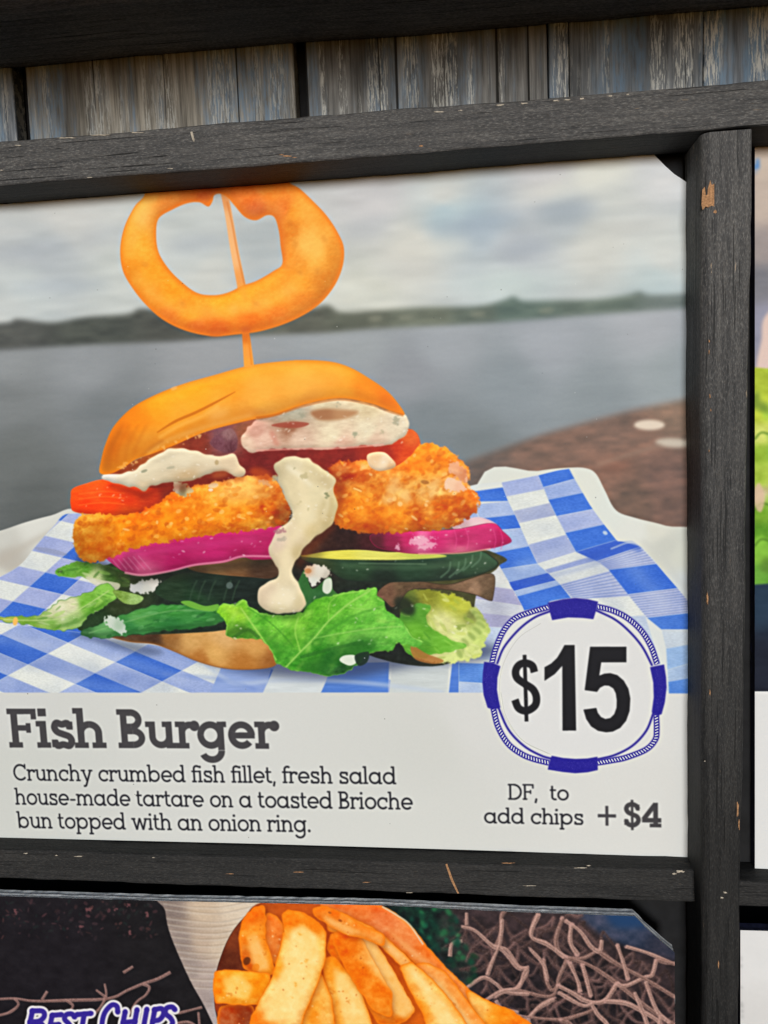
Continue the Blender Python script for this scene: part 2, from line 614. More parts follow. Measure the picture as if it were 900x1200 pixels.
def paint_burger(cv):
    f, st, bl = cv.fill, cv.stroke, cv.blob
    # overcast sky
    f([(-120, 150), (830, 150), (830, 420), (-120, 420)],
      [(0, 260, 200, 204, 205), (80, 250, 205, 207, 206), (60, 300, 188, 194, 198), (30, 345, 205, 211, 211), (140, 320, 205, 210, 208),
       (230, 290, 200, 206, 206), (300, 280, 190, 196, 198), (250, 320, 205, 208, 205), (440, 230, 204, 204, 206), (520, 230, 214, 216, 213), (520, 250, 186, 200, 206),
       (560, 262, 176, 188, 198), (480, 290, 214, 214, 208), (640, 210, 203, 203, 205), (700, 205, 222, 224, 218), (660, 245, 178, 186, 192),
       (610, 290, 186, 192, 198), (780, 200, 214, 216, 218), (700, 290, 210, 212, 208), (780, 300, 208, 212, 210), (600, 340, 200, 210, 210), (770, 330, 196, 208, 210), (430, 345, 214, 216, 208), (20, 365, 205, 210, 210), (440, 180, 205, 206, 208)],
      smooth=False, n=[((8, 7, 6), 90, 22, 3), ((6, 6, 6), 40, 12, 2)])
    for x, y, rx, ry, c, a, op in ((40, 292, 46, 8, (168, 174, 182), -4, .5), (70, 335, 60, 7, (172, 182, 192), -3, .6), (20, 300, 30, 10, (172, 178, 186), 0, .4), (130, 275, 40, 10, (178, 184, 190), -10, .55),
                                   (230, 285, 36, 8, (172, 180, 190), -6, .6), (300, 325, 40, 7, (178, 188, 196), -4, .6), (430, 268, 30, 8, (176, 182, 188), -6, .6), (560, 262, 56, 9, (160, 174, 188), -8, .7), (660, 246, 42, 8, (164, 174, 184), -9, .8),
                                   (612, 292, 34, 9, (166, 174, 184), -12, .75), (720, 220, 50, 8, (190, 196, 198), -14, .5), (690, 212, 55, 8, (228, 228, 220), -14, .6), (640, 225, 40, 8, (224, 226, 220), -8, .6), (520, 290, 34, 8, (224, 224, 216), -4, .6),
                                   (540, 245, 36, 10, (184, 204, 212), -6, .5), (480, 315, 50, 7, (196, 198, 196), -3, .5), (750, 265, 40, 6, (196, 196, 194), -6, .5), (600, 330, 80, 8, (200, 212, 212), -3, .5)):
        bl(x, y, rx, ry, c, a, soft=7, op=op)
    # far shore, out of focus
    top = [(-120, 384), (0, 379), (20, 374), (60, 378), (100, 372), (150, 368), (170, 362), (240, 372), (330, 368), (370, 360), (385, 358), (400, 366), (440, 364), (500, 360), (560, 359), (590, 352), (602, 348), (615, 353), (660, 352), (700, 351), (735, 346), (750, 342), (765, 346), (830, 345)]
    bot = [(830, 358), (700, 368), (560, 379), (440, 385), (380, 390), (300, 393), (200, 400), (100, 404), (-120, 414)]
    # water
    f([(-120, 395), (830, 352), (830, 700), (-120, 700)],
      [(0, 420, 146, 150, 153), (0, 470, 128, 132, 134), (20, 540, 110, 114, 114), (40, 590, 98, 102, 102), (100, 430, 150, 154, 158), (120, 490, 122, 127, 130), (240, 420, 158, 161, 165), (420, 400, 160, 165, 169), (480, 440, 148, 152, 158),
       (520, 400, 163, 168, 174), (500, 500, 126, 134, 139), (560, 530, 122, 130, 134), (600, 450, 142, 150, 156), (640, 400, 165, 170, 177), (760, 380, 174, 178, 184), (790, 440, 158, 166, 170), (700, 470, 142, 150, 155)],
      smooth=False, n=[((3, 3, 3), 90, 14, 2), (1.2, 12, 4, 2)], soft=2)
    f(top + bot, [(0, 392, 86, 88, 86), (120, 388, 78, 82, 78), (200, 385, 80, 82, 78), (350, 378, 92, 94, 86), (420, 375, 94, 98, 88), (500, 370, 112, 118, 106), (560, 368, 96, 106, 98), (600, 362, 92, 108, 102), (700, 358, 104, 116, 108), (800, 352, 112, 122, 120)],
      soft=2.8, n=[((8, 8, 7), 22, 9, 2)])
    for x, y in ((440, 373), (475, 372), (560, 368), (640, 364)):
        bl(x, y, 9, 3, (150, 150, 134), -4, soft=2.5, op=.5)
    # timber deck behind the plate
    deck = f([(520, 556), (548, 540), (590, 525), (640, 508), (690, 494), (740, 481), (830, 462), (830, 660), (520, 660)],
             [(560, 545, 112, 98, 92), (640, 520, 122, 100, 90), (720, 510, 126, 104, 94), (800, 480, 136, 116, 102), (720, 548, 132, 104, 92), (780, 560, 124, 100, 92), (790, 600, 118, 96, 88), (740, 590, 116, 96, 86)],
             smooth=False, soft=3.5, n=[((15, 10, 8), 24, 9, 2), ((5, 3, 2), 9, 6, 2)])
    bl(761, 498, 18, 6, (226, 212, 196), 0, soft=1.6)
    bl(789, 519, 21, 5.5, (214, 206, 192), 3, soft=2, op=.85)
    st([(700, 545), (740, 532), (775, 521)], 3, (152, 132, 118), soft=2, op=.6)
    bl(720, 548, 20, 5, (150, 104, 88), -12, soft=4, op=.5)
    # plate
    plate = f([(560, 566), (630, 552), (668, 548), (688, 549), (699, 556), (709, 575), (722, 598), (745, 607), (780, 616), (830, 634), (830, 760), (560, 760)],
              [(690, 560, 226, 228, 220), (715, 600, 224, 228, 222), (770, 620, 222, 222, 212), (800, 650, 214, 216, 206), (780, 640, 206, 208, 200), (745, 622, 226, 228, 222), (795, 690, 212, 218, 220)], soft=.9)
    st([(752, 634), (775, 650), (790, 672), (806, 692)], 5, (204, 206, 200), soft=2.5, op=.6)
    f([(-120, 660), (-40, 632), (0, 622), (30, 612), (60, 604), (90, 598), (120, 640), (60, 690), (-40, 720), (-120, 740)],
      [(0, 630, 206, 206, 200), (40, 615, 222, 222, 216), (10, 655, 188, 184, 176), (60, 640, 214, 216, 212), (0, 680, 212, 212, 204)], soft=1.2)
    st([(-20, 668), (10, 652), (40, 634), (75, 618)], 7, (188, 182, 172), soft=3, op=.6)
    # gingham paper: left, behind the burger
    pap = f([(-120, 740), (-100, 720), (-30, 690), (20, 665), (42, 640), (62, 618), (82, 602), (130, 620), (150, 760)], WHITE_C, soft=.8)
    grid_cloth(cv, (53.3, 670.7), (39, 9), (-19, 17), range(-6, 5), range(-5, 9), pap, (WHITE_C, (168, 178, 218), (70, 112, 200)))
    bl(60, 646, 20, 3, (130, 134, 150), 12, soft=1.2, op=.35)
    # front of the paper
    front = f([(-120, 712), (-60, 722), (100, 742), (180, 756), (330, 780), (600, 770), (640, 800), (640, 830), (-120, 830)], WHITE_C, soft=1.0, smooth=False)
    grid_cloth(cv, (80 - 55 + 23.5, 753.3 - 22.7 - 12.8), (55, 22.7), (-23.5, 12.8), range(-6, 6), range(-5, 12), front, (WHITE_C, (158, 174, 216), (66, 108, 196)))
    for xs, c in (((256, 318), (150, 170, 216)), ((318, 386), (214, 220, 222)), ((386, 454), (92, 132, 204)), ((454, 524), (206, 212, 212)), ((524, 604), (88, 128, 204)), ((600, 640), (168, 188, 222))):
        f([(xs[0] + 6, 776), (xs[1] + 2, 776), (xs[1] - 12 * (xs[1] < 400), 830), (xs[0] - 18 * (xs[0] < 400), 830)], c, soft=1.2, smooth=False, clip=front, n=[(6, 20, 3)])
    st([(240, 778), (275, 800), (330, 797), (400, 798), (480, 806), (520, 812)], 5, (196, 208, 226), soft=1.6, op=.6, clip=front)
    st([(190, 790), (260, 796), (300, 808)], 3, (110, 136, 200), soft=2, op=.5, clip=front)
    # right flap of the paper, columns of cells between traced fold lines (zoom origin 560,560 scale 3.6)
    z = lambda x, y: (560 + x / 3.6, 560 + y / 3.6)
    flap = f([z(*q) for q in ((-60, 40), (0, 26), (120, 14), (255, -12), (330, -32), (385, -38), (405, 0), (470, 110), (540, 205), (590, 268), (650, 264), (700, 300), (745, 350), (790, 405), (830, 450), (890, 520), (930, 560), (930, 980), (-80, 980), (-80, 400))],
             WHITE_C, soft=.7, smooth=False)
    B0 = [z(*q) for q in ((-40, 50), (0, 150), (60, 320), (130, 440), (190, 545), (240, 700), (260, 980))]
    B1 = [z(*q) for q in ((100, 20), (115, 70), (160, 160), (215, 285), (250, 360), (330, 430), (400, 505), (440, 700), (450, 980))]
    B2 = [z(*q) for q in ((255, -12), (305, 110), (360, 215), (410, 310), (520, 360), (560, 395), (640, 500), (730, 610), (790, 650), (810, 980))]
    B3 = [z(*q) for q in ((395, -40), (470, 110), (540, 205), (590, 268), (680, 285), (745, 350), (830, 450), (890, 520), (960, 620), (980, 980))]
    BL = [z(*q) for q in ((-90, 70), (-85, 300), (-84, 500), (-84, 600), (-84, 980))]

    def on(B, y):
        B = np.array(B)
        return (np.interp(y, B[:, 1], B[:, 0]), y)

    def cell(Bl, Br, yl0, yl1, yr0, yr1, c, **kw):
        a, b, d, e = on(Bl, 560 + yl0 / 3.6), on(Br, 560 + yr0 / 3.6), on(Br, 560 + yr1 / 3.6), on(Bl, 560 + yl1 / 3.6)
        return f([a, b, d, e], c, 0.8, smooth=False, clip=flap, n=[((9, 8, 5), 26, 14, 2), (4, 2.4, 1.2, 1)], **kw)

    def hatch(Bl, Br, yl0, yl1, yr0, yr1, k=8):
        cell(Bl, Br, yl0, yl1, yr0, yr1, (188, 196, 222))
        for i in range(k):
            q = (i + .4) / k
            st([on(Bl, 560 + (yl0 + (yl1 - yl0) * q) / 3.6), on(Br, 560 + (yr0 + (yr1 - yr0) * q) / 3.6)], 1.0, (104, 124, 190), soft=.35, smooth=False, clip=flap, op=.75)
    lt, bb, dk = (158, 178, 222), (70, 118, 208), (62, 100, 196)
    for r in ((60, 100, 40, 98, bb), (112, 172, 98, 155, (178, 194, 228)), (172, 226, 155, 212, bb), (226, 318, 212, 288, (180, 196, 228)), (318, 385, 288, 362, bb), (385, 440, 362, 400, (164, 186, 226)), (440, 478, 400, 432, dk), (478, 500, 432, 450, (170, 190, 226)),
              (500, 560, 450, 520, bb), (560, 640, 520, 600, (176, 196, 228)), (640, 720, 600, 680, (150, 178, 224)), (760, 830, 720, 800, bb), (830, 900, 800, 900, (170, 190, 226))):
        cell(B0, B1, *r)
    for r in ((20, 80, -12, 48, (172, 184, 222)), (80, 140, 48, 106, WHITE_C), (140, 192, 106, 158, (176, 184, 212)), (192, 282, 158, 240, WHITE_C), (282, 362, 240, 312, (164, 176, 214)), (362, 402, 312, 335, WHITE_C), (388, 404, 335, 350, (150, 164, 208)), (404, 450, 350, 392, WHITE_C)):
        cell(B1, B2, *r)
    hatch(B1, B2, 450, 515, 392, 500)
    cell(B1, B2, 515, 600, 500, 580, WHITE_C)
    cell(B1, B2, 600, 900, 580, 900, (196, 208, 226))
    for r in ((-12, 40, -46, 2, bb), (40, 92, 2, 62, (164, 182, 224)), (92, 162, 62, 132, bb), (162, 232, 132, 196, (172, 184, 222)), (232, 312, 196, 262, bb), (312, 352, 262, 290, dk)):
        cell(B2, B3, *r)
    hatch(B2, B3, 352, 388, 290, 362, 7)
    cell(B2, B3, 388, 492, 362, 466, (66, 112, 204))
    hatch(B2, B3, 492, 590, 466, 566, 10)
    for r in ((590, 640, 566, 640, (84, 128, 208)), (640, 720, 640, 690, (206, 216, 226)), (720, 810, 690, 760, (162, 190, 226)), (810, 860, 760, 830, (180, 200, 226)), (860, 930, 830, 930, (98, 142, 212))):
        cell(B2, B3, *r)
    st([z(470, 335), z(560, 300), z(640, 285), z(690, 300)], 9, (56, 92, 186), soft=2, op=.6, clip=flap)
    st([z(560, 300), z(640, 272), z(690, 290), z(760, 365), z(850, 460)], 2, (214, 220, 228), soft=1, op=.6, clip=flap)
    st([z(300, 415), z(420, 385), z(520, 352)], 6, (140, 156, 200), soft=2, op=.4, clip=flap)
    bl(*z(537, 232), 3, 2.2, (214, 226, 236), 30, soft=.8, op=.8)
    for r in ((60, 320, 60, 320, (170, 186, 222)), (320, 420, 330, 450, (224, 226, 224)), (440, 500, 470, 540, (176, 176, 206)), (500, 560, 540, 600, (206, 210, 220)), (560, 620, 590, 640, (176, 176, 204)), (620, 760, 640, 780, (196, 210, 230)), (780, 860, 790, 880, (96, 140, 212)), (860, 930, 880, 930, (186, 202, 228))):
        cell(BL, B0, *r)

    for pts, w, c, o in (([z(60, 330), z(160, 400), z(300, 440), z(420, 470)], 16, (60, 84, 150), .16), ([z(420, 320), z(500, 350), z(560, 380)], 10, (60, 84, 150), .18), ([z(160, 380), z(260, 350), z(400, 310)], 10, (240, 244, 248), .3),
                         ([z(600, 330), z(700, 430), z(800, 560)], 14, (240, 244, 250), .2), ([z(480, 420), z(560, 520), z(640, 620)], 16, (70, 90, 150), .14), ([z(0, 380), z(60, 480), z(100, 600)], 18, (100, 100, 130), .22)):
        st(pts, w, c, soft=5, op=o, clip=flap)
    for pts, w, c, o in (([(-60, 760), (60, 780), (200, 806)], 16, (60, 84, 150), .15), ([(-20, 745), (100, 765), (220, 796)], 9, (244, 246, 250), .25), ([(60, 796), (160, 812)], 10, (244, 246, 250), .2)):
        st(pts, w, c, soft=5, op=o, clip=front)
    # ---------------- the burger, back to front
    # shade on the paper below the burger
    f([(130, 748), (190, 752), (240, 776), (300, 790), (400, 796), (480, 782), (570, 772), (560, 752), (300, 740)], (52, 62, 92), soft=5, op=.75)
    f([(80, 742), (130, 748), (190, 762), (170, 768), (110, 752)], (70, 82, 110), soft=3, op=.6)
    # bun base
    f([(120, 742), (160, 738), (200, 736), (262, 726), (300, 738), (318, 752), (325, 772), (318, 782), (284, 785), (255, 782), (228, 774), (205, 764), (180, 755), (150, 752)],
      [(135, 746, 84, 62, 44), (180, 748, 70, 48, 34), (198, 745, 150, 106, 60), (225, 750, 208, 164, 104), (262, 745, 214, 172, 116), (300, 756, 206, 156, 92), (250, 766, 216, 170, 104), (285, 778, 176, 118, 56), (320, 776, 150, 96, 46), (236, 773, 170, 112, 54)], soft=.9, n=[(7, 6, 4, 3)], edge=((140, 92, 48), 2.5))
    # dark inside of the burger
    f([(92, 738), (104, 718), (126, 700), (120, 668), (150, 655), (240, 640), (330, 600), (420, 600), (580, 648), (584, 664), (560, 690), (540, 770), (460, 776), (330, 730), (250, 740), (140, 744)], [(140, 700, 46, 58, 34), (220, 690, 22, 34, 28), (290, 690, 20, 30, 26), (400, 640, 40, 22, 20), (420, 690, 22, 32, 24), (520, 690, 70, 70, 40), (110, 730, 34, 56, 32), (440, 760, 20, 26, 24)], soft=1.0, n=[(9, 7, 5, 3)])
    def crinkle(cl, x0, x1, y0, y1, k, cols_, q, ang=(-50, 30), op=(.25, .6)):
        for _ in range(k):
            bl(q.uniform(x0, x1), q.uniform(y0, y1), q.uniform(2, 8), q.uniform(.7, 2.2), cols_[q.integers(len(cols_))], q.uniform(*ang), soft=1.1, op=q.uniform(*op), clip=cl)
    qq = np.random.default_rng(77)
    # leaves on the left
    l1 = f([(64, 673), (74, 664), (92, 658), (112, 660), (134, 664), (152, 676), (150, 688), (130, 686), (104, 678), (84, 676)], [(75, 670, 104, 162, 66), (100, 665, 92, 150, 52), (130, 672, 62, 96, 40), (110, 676, 190, 200, 150), (145, 682, 60, 80, 40)], soft=.7, n=[(12, 5, 3, 3)], rag=(.4, 5, 2))
    crinkle(l1, 64, 150, 658, 688, 26, [(150, 196, 96), (56, 104, 36), (206, 214, 170), (40, 70, 28)], qq)
    f([(100, 676), (120, 680), (140, 684), (136, 692), (118, 690)], (216, 214, 190), soft=1.2, op=.8)
    l2 = f([(-4, 723), (30, 722), (52, 718), (66, 706), (84, 700), (104, 694), (122, 684), (132, 688), (136, 702), (120, 712), (104, 722), (92, 734), (70, 739), (36, 733), (4, 728)],
      [(5, 725, 168, 180, 90), (30, 728, 118, 160, 66), (60, 728, 128, 172, 84), (70, 714, 226, 224, 196), (84, 708, 222, 220, 186), (60, 720, 206, 208, 170), (100, 706, 118, 176, 66), (124, 694, 142, 196, 90), (110, 714, 96, 154, 52), (86, 730, 150, 184, 112)], soft=.6, n=[(12, 7, 3, 3)], edge=((96, 140, 70), 1.0), rag=(.4, 6, 2))
    crinkle(l2, 0, 134, 686, 738, 60, [(168, 206, 110), (76, 130, 44), (230, 232, 206), (104, 160, 60)], qq)
    st([(4, 726), (40, 727), (74, 724), (100, 710), (128, 692)], 1.4, (196, 216, 150), soft=.8, op=.7, clip=l2)
    st([(60, 737), (90, 728), (108, 716), (130, 702)], 3, (58, 110, 34), soft=1.4, op=.6, clip=l2)
    bl(18, 728, 3, 5, (236, 190, 110), 10, soft=.8)
    f([(132, 692), (150, 694), (168, 700), (160, 708), (144, 706)], [(140, 697, 120, 150, 70), (160, 703, 160, 190, 120)], soft=.8, n=[(16, 4, 3)])
    f([(150, 688), (160, 682), (176, 678), (190, 680), (184, 688), (176, 695), (158, 695)], [(160, 688, 196, 198, 196), (180, 682, 226, 222, 214), (172, 692, 206, 206, 198)], soft=.7, rag=(.5, 3))
    # cucumber slices on the left, bread showing above
    f([(220, 664), (262, 656), (318, 652), (328, 668), (318, 678), (280, 676), (240, 672)], [(230, 668, 96, 66, 40), (270, 664, 118, 84, 54), (310, 670, 70, 48, 34), (255, 672, 128, 96, 62)], soft=1, n=[(8, 8, 3)])
    f([(182, 694), (200, 676), (226, 671), (270, 675), (306, 678), (318, 684), (306, 700), (302, 710), (278, 712), (240, 711), (210, 708)], [(200, 690, 34, 54, 36), (240, 685, 22, 38, 30), (290, 690, 20, 32, 28), (230, 704, 30, 58, 36)], soft=.8, n=[(9, 14, 4, 3)])
    for x in (222, 232, 244, 262, 272):
        st([(x, 704), (x + 4, 690), (x + 9, 680)], 2, (52, 72, 56), soft=1, op=.6)
    bl(269, 686, 4, 4, (96, 110, 106), 20, soft=1.2, op=.8)
    # dark green leaf with a piece of ice
    l3 = f([(92, 741), (104, 736), (140, 722), (176, 710), (204, 707), (226, 711), (262, 712), (268, 724), (240, 734), (190, 740), (150, 745), (112, 748)],
      [(98, 742, 60, 104, 64), (120, 738, 104, 160, 100), (160, 720, 86, 152, 78), (200, 714, 66, 140, 62), (240, 718, 58, 128, 60), (200, 730, 44, 112, 54), (150, 736, 56, 124, 66), (256, 724, 48, 108, 50)], soft=.7, n=[(10, 12, 3, 3)], edge=((40, 84, 46), 1.5), rag=(.3, 7, 2))
    crinkle(l3, 96, 264, 708, 746, 60, [(110, 170, 106), (30, 88, 40), (40, 104, 52), (84, 150, 84)], qq, (-30, 10))
    st([(96, 746), (140, 742), (200, 736), (250, 730)], 4, (20, 60, 30), soft=1.8, op=.55, clip=l3)
    st([(104, 742), (150, 728), (200, 716), (250, 716)], 1.5, (134, 178, 120), soft=.8, op=.5)
    f([(124, 722), (134, 724), (142, 726), (148, 734), (146, 744), (138, 740), (130, 736), (124, 730)], [(128, 728, 206, 216, 204), (140, 732, 176, 196, 176), (146, 740, 200, 212, 200)], soft=.6, rag=(.6, 3))
    f([(212, 706), (222, 704), (240, 710), (256, 708), (252, 716), (230, 714)], (118, 178, 70), soft=.8, op=.9)
    # brown-red leaf and pale lettuce on the right
    l4 = f([(470, 700), (486, 690), (520, 694), (546, 702), (556, 712), (566, 722), (573, 738), (568, 756), (560, 770), (540, 776), (512, 776), (490, 770), (474, 740)],
      [(480, 705, 82, 96, 40), (500, 696, 132, 134, 46), (530, 702, 176, 180, 62), (545, 712, 196, 200, 84), (520, 730, 224, 224, 160), (540, 745, 222, 230, 158), (560, 740, 196, 214, 128), (552, 720, 120, 128, 70), (530, 768, 214, 224, 150), (505, 772, 214, 206, 150), (500, 745, 160, 190, 90)], soft=.8, n=[((12, 12, 8), 8, 5, 3)], rag=(.35, 4))
    crinkle(l4, 474, 572, 692, 774, 60, [(232, 236, 176), (160, 180, 84), (206, 214, 120), (120, 140, 60)], qq, (-20, 80))
    for i in range(16):
        a = i / 15
        bl(556 + 10 * math.sin(a * 5) - 8 * a, 716 + 50 * a, 6, 3.2, (136, 158, 84) if i % 2 else (206, 220, 140), 20 + 40 * a, soft=1.3, op=.6)
    l5 = f([(468, 722), (486, 708), (506, 710), (499, 722), (504, 734), (526, 748), (548, 757), (530, 763), (510, 766), (494, 772), (474, 762)],
      [(480, 715, 70, 124, 46), (495, 718, 92, 152, 52), (486, 740, 108, 172, 56), (520, 755, 112, 176, 60), (540, 758, 128, 186, 76), (490, 762, 84, 146, 46)], soft=.6, n=[(10, 10, 4, 3)], rag=(.25, 6, 2))
    crinkle(l5, 470, 546, 710, 768, 26, [(150, 204, 90), (60, 124, 36)], qq, (10, 60))
    f([(482, 756), (500, 766), (520, 774), (508, 778), (486, 772)], (168, 112, 60), soft=1.2, op=.85)
    f([(440, 698), (450, 686), (466, 680), (490, 680), (512, 684), (530, 684), (550, 678), (570, 672), (580, 676), (578, 700), (574, 704), (556, 697), (530, 692), (500, 690), (480, 692), (470, 704), (460, 712), (450, 704)],
      [(450, 694, 112, 82, 64), (475, 686, 96, 76, 56), (510, 688, 92, 70, 50), (545, 688, 124, 98, 76), (570, 682, 112, 90, 70), (572, 698, 96, 78, 60), (556, 690, 158, 128, 104)], soft=.7, n=[((14, 12, 10), 6, 4, 3)], edge=((58, 44, 34), 1.2))
    bl(474, 710, 14, 9, (26, 34, 24), 40, soft=2, op=.85)
    # cucumber on the right
    f([(350, 652), (390, 644), (440, 646), (500, 650), (558, 645), (576, 652), (584, 662), (566, 672), (528, 680), (452, 682), (406, 680), (384, 668)],
      [(360, 655, 60, 70, 40), (420, 665, 36, 62, 40), (480, 668, 34, 60, 42), (540, 660, 48, 76, 52), (575, 658, 54, 80, 58), (450, 678, 22, 38, 28), (530, 674, 34, 52, 40)], soft=.7, n=[(6, 9, 4, 3)], edge=((20, 34, 26), 1.5), bev=(.6, 4, 0, .9))
    st([(400, 662), (450, 665), (520, 663), (560, 655)], 5, (86, 116, 84), soft=2.2, op=.45)
    st([(420, 660), (500, 661)], 1.6, (150, 172, 140), soft=.9, op=.4)
    f([(352, 651), (392, 644), (450, 645), (512, 649), (520, 653), (470, 656), (420, 656), (388, 655)], [(360, 651, 150, 140, 66), (395, 650, 222, 214, 96), (440, 651, 222, 218, 116), (500, 652, 196, 200, 100)], soft=.8, n=[(8, 14, 2)])
    for k, (x, y) in enumerate(((548, 672), (556, 668), (566, 664), (540, 676), (530, 676))):
        st([(x - 14, y + 1), (x - 4, y - 8), (x - 2, y - 18)], 2.2, (112, 142, 116), soft=.9, op=.45)
    # bits of sauce on the dark leaf in the middle
    f([(340, 700), (350, 680), (358, 668), (366, 690), (386, 676), (390, 690), (400, 704), (370, 712), (350, 712)], [(352, 690, 54, 104, 54), (375, 700, 42, 92, 46), (392, 700, 60, 110, 52)], soft=.9, n=[(8, 6, 6)])
    f([(355, 668), (364, 663), (378, 663), (387, 668), (388, 675), (380, 676), (374, 682), (366, 688), (362, 680)], [(360, 668, 214, 180, 150), (375, 668, 226, 220, 206), (384, 674, 196, 190, 176), (366, 682, 220, 222, 212)], soft=.7, rag=(.45, 3))
    f([(380, 680), (388, 678), (389, 690), (384, 696), (378, 692)], (216, 222, 206), soft=.8)
    bl(361, 669, 4, 3, (186, 128, 82), 0, soft=1, op=.8)
    bl(400, 697, 3, 1.4, (206, 216, 196), 0, soft=.5)
    # the big lettuce leaf
    leaf = [(252, 716), (260, 706), (276, 709), (286, 700), (292, 710), (306, 718), (330, 721), (354, 718), (366, 704), (386, 698), (404, 694), (424, 691), (441, 688), (442, 700), (452, 704), (452, 714), (462, 722), (474, 730), (478, 738), (484, 746), (498, 752), (492, 758), (474, 756), (464, 752), (462, 764), (446, 762), (430, 766), (420, 778), (404, 790), (386, 793), (366, 789), (346, 785), (334, 783), (322, 776), (318, 762), (308, 750), (290, 748), (272, 748), (264, 744), (266, 730)]
    lf = f(leaf, [(262, 712, 132, 196, 50), (275, 720, 146, 206, 60), (280, 740, 84, 138, 46), (300, 730, 92, 170, 52), (325, 730, 120, 194, 68), (350, 728, 122, 188, 62), (345, 748, 92, 164, 46), (375, 715, 98, 172, 48), (400, 705, 106, 180, 56), (430, 700, 112, 186, 66),
                  (430, 725, 118, 192, 76), (460, 735, 112, 188, 76), (400, 735, 104, 180, 62), (370, 758, 60, 134, 38), (340, 772, 70, 148, 46), (390, 775, 42, 108, 40), (400, 788, 28, 74, 34), (420, 755, 56, 122, 42), (445, 752, 90, 160, 62), (330, 765, 84, 160, 54)], soft=.6, smooth=False, n=[((20, 18, 14), 13, 9, 3), ((9, 9, 7), 4, 3, 2)], crumb=(0.03, 9), edge=((84, 150, 48), 1.0), rag=(.34, 6, 2))
    q = np.random.default_rng(17)
    for _ in range(90):          # crinkles between the veins
        x, y = q.uniform(262, 490), q.uniform(694, 786)
        t = q.uniform(-70, 10)
        bl(x, y, q.uniform(3, 9), q.uniform(1, 2.6), [(150, 206, 90), (172, 216, 108), (56, 122, 32), (72, 142, 40)][q.integers(4)], t, soft=1.5, op=q.uniform(.25, .55), clip=lf)
    for pts, w, c, o in (([(352, 786), (380, 776), (410, 764), (440, 752)], 16, (30, 92, 26), .6), ([(322, 772), (336, 756), (350, 744)], 9, (54, 128, 30), .5), ([(262, 744), (284, 738), (300, 746)], 9, (60, 104, 30), .6), ([(306, 738), (318, 750), (328, 768)], 7, (44, 112, 28), .5), ([(372, 742), (400, 730), (440, 722)], 7, (66, 140, 40), .45), ([(392, 716), (410, 702)], 6, (70, 146, 40), .4), ([(262, 712), (276, 716), (290, 726)], 7, (190, 226, 92), .6), ([(330, 726), (350, 732), (352, 748)], 10, (152, 212, 88), .5), ([(410, 720), (440, 706)], 8, (150, 212, 92), .45), ([(400, 748), (440, 742), (474, 742)], 6, (150, 212, 100), .5)):
        st(pts, w, c, soft=3.5, op=o, clip=lf)
    for (x0, y0), (x1, y1) in zip(leaf[:-1:1], leaf[1::1]):      # frilled light rim
        if q.random() < .7:
            st([(x0, y0 + 1), ((x0 + x1) / 2 + q.uniform(-1, 1), (y0 + y1) / 2 + 1.5), (x1, y1 + 1)], 1.8, (176, 218, 116), soft=.9, op=.55, clip=lf)
    for pts, w, c, o in (([(333, 784), (352, 764), (368, 748), (385, 728), (408, 708), (434, 692)], 2.2, (164, 210, 110), .75), ([(352, 764), (346, 740), (350, 722)], 2.0, (160, 210, 100), .6), ([(368, 748), (400, 742), (440, 736), (472, 734)], 1.8, (158, 206, 112), .55), ([(385, 728), (386, 708), (396, 697)], 1.6, (156, 206, 100), .5),
                         ([(408, 712), (430, 714), (450, 710)], 1.4, (156, 206, 106), .5), ([(282, 712), (296, 732), (310, 752), (324, 774)], 2.2, (176, 216, 110), .65), ([(290, 712), (312, 726), (330, 742), (344, 758)], 1.8, (60, 128, 36), .5), ([(352, 770), (390, 760), (426, 752)], 4, (34, 92, 30), .5), ([(366, 752), (410, 724), (444, 712)], 3, (62, 132, 40), .35), ([(272, 748), (290, 738), (304, 748)], 4, (52, 96, 34), .6)):
        st(pts, w, c, soft=.8, op=o, clip=lf)
    f([(398, 772), (404, 768), (416, 768), (418, 776), (410, 780), (400, 776)], (222, 230, 214), soft=.8)
    f([(416, 768), (432, 764), (430, 776), (420, 780)], (20, 40, 30), soft=1.2, op=.9)

    # ---------------- fillings above
    f([(352, 650), (366, 632), (394, 612), (440, 616), (470, 624), (468, 646), (420, 644), (384, 646)], [(365, 645, 74, 44, 30), (400, 630, 40, 18, 16), (440, 632, 62, 20, 26), (385, 640, 50, 26, 20)], soft=1.2, n=[(8, 5, 4)])
    # red onion on the right
    f([(530, 616), (548, 608), (562, 606), (577, 611), (580, 618), (540, 622)], [(540, 615, 206, 170, 176), (560, 610, 236, 206, 210), (575, 615, 232, 190, 200)], soft=.9)
    f([(436, 626), (480, 622), (534, 620), (576, 613), (590, 623), (599, 632), (596, 637), (574, 643), (534, 648), (488, 649), (462, 646), (440, 640)],
      [(440, 634, 84, 26, 40), (460, 635, 142, 30, 72), (480, 630, 190, 40, 100), (495, 634, 226, 130, 166), (510, 632, 200, 46, 112), (540, 634, 176, 38, 96), (570, 626, 192, 52, 110), (590, 632, 170, 22, 88), (540, 645, 226, 120, 150)], soft=.6, n=[((8, 4, 6), 10, 3, 3)], edge=((150, 22, 74), .8), bev=(.4, 4, 0, .9))
    for x, y, rx, ry in ((492, 634, 12, 5), (500, 640, 14, 3), (466, 641, 3.5, 4), (508, 630, 6, 2), (486, 630, 5, 2.5)):
        bl(x, y, rx, ry, (240, 190, 206), -8, soft=1.2, op=.75, rag=(.6, 2.5))
    for x in (532, 546, 578, 586):
        st([(x, 620), (x + 3, 632), (x + 1, 644)], 1.4, (226, 96, 150), soft=.9, op=.45)
    st([(490, 649), (540, 648), (575, 643)], 1.6, (240, 176, 160), soft=.7, op=.8)
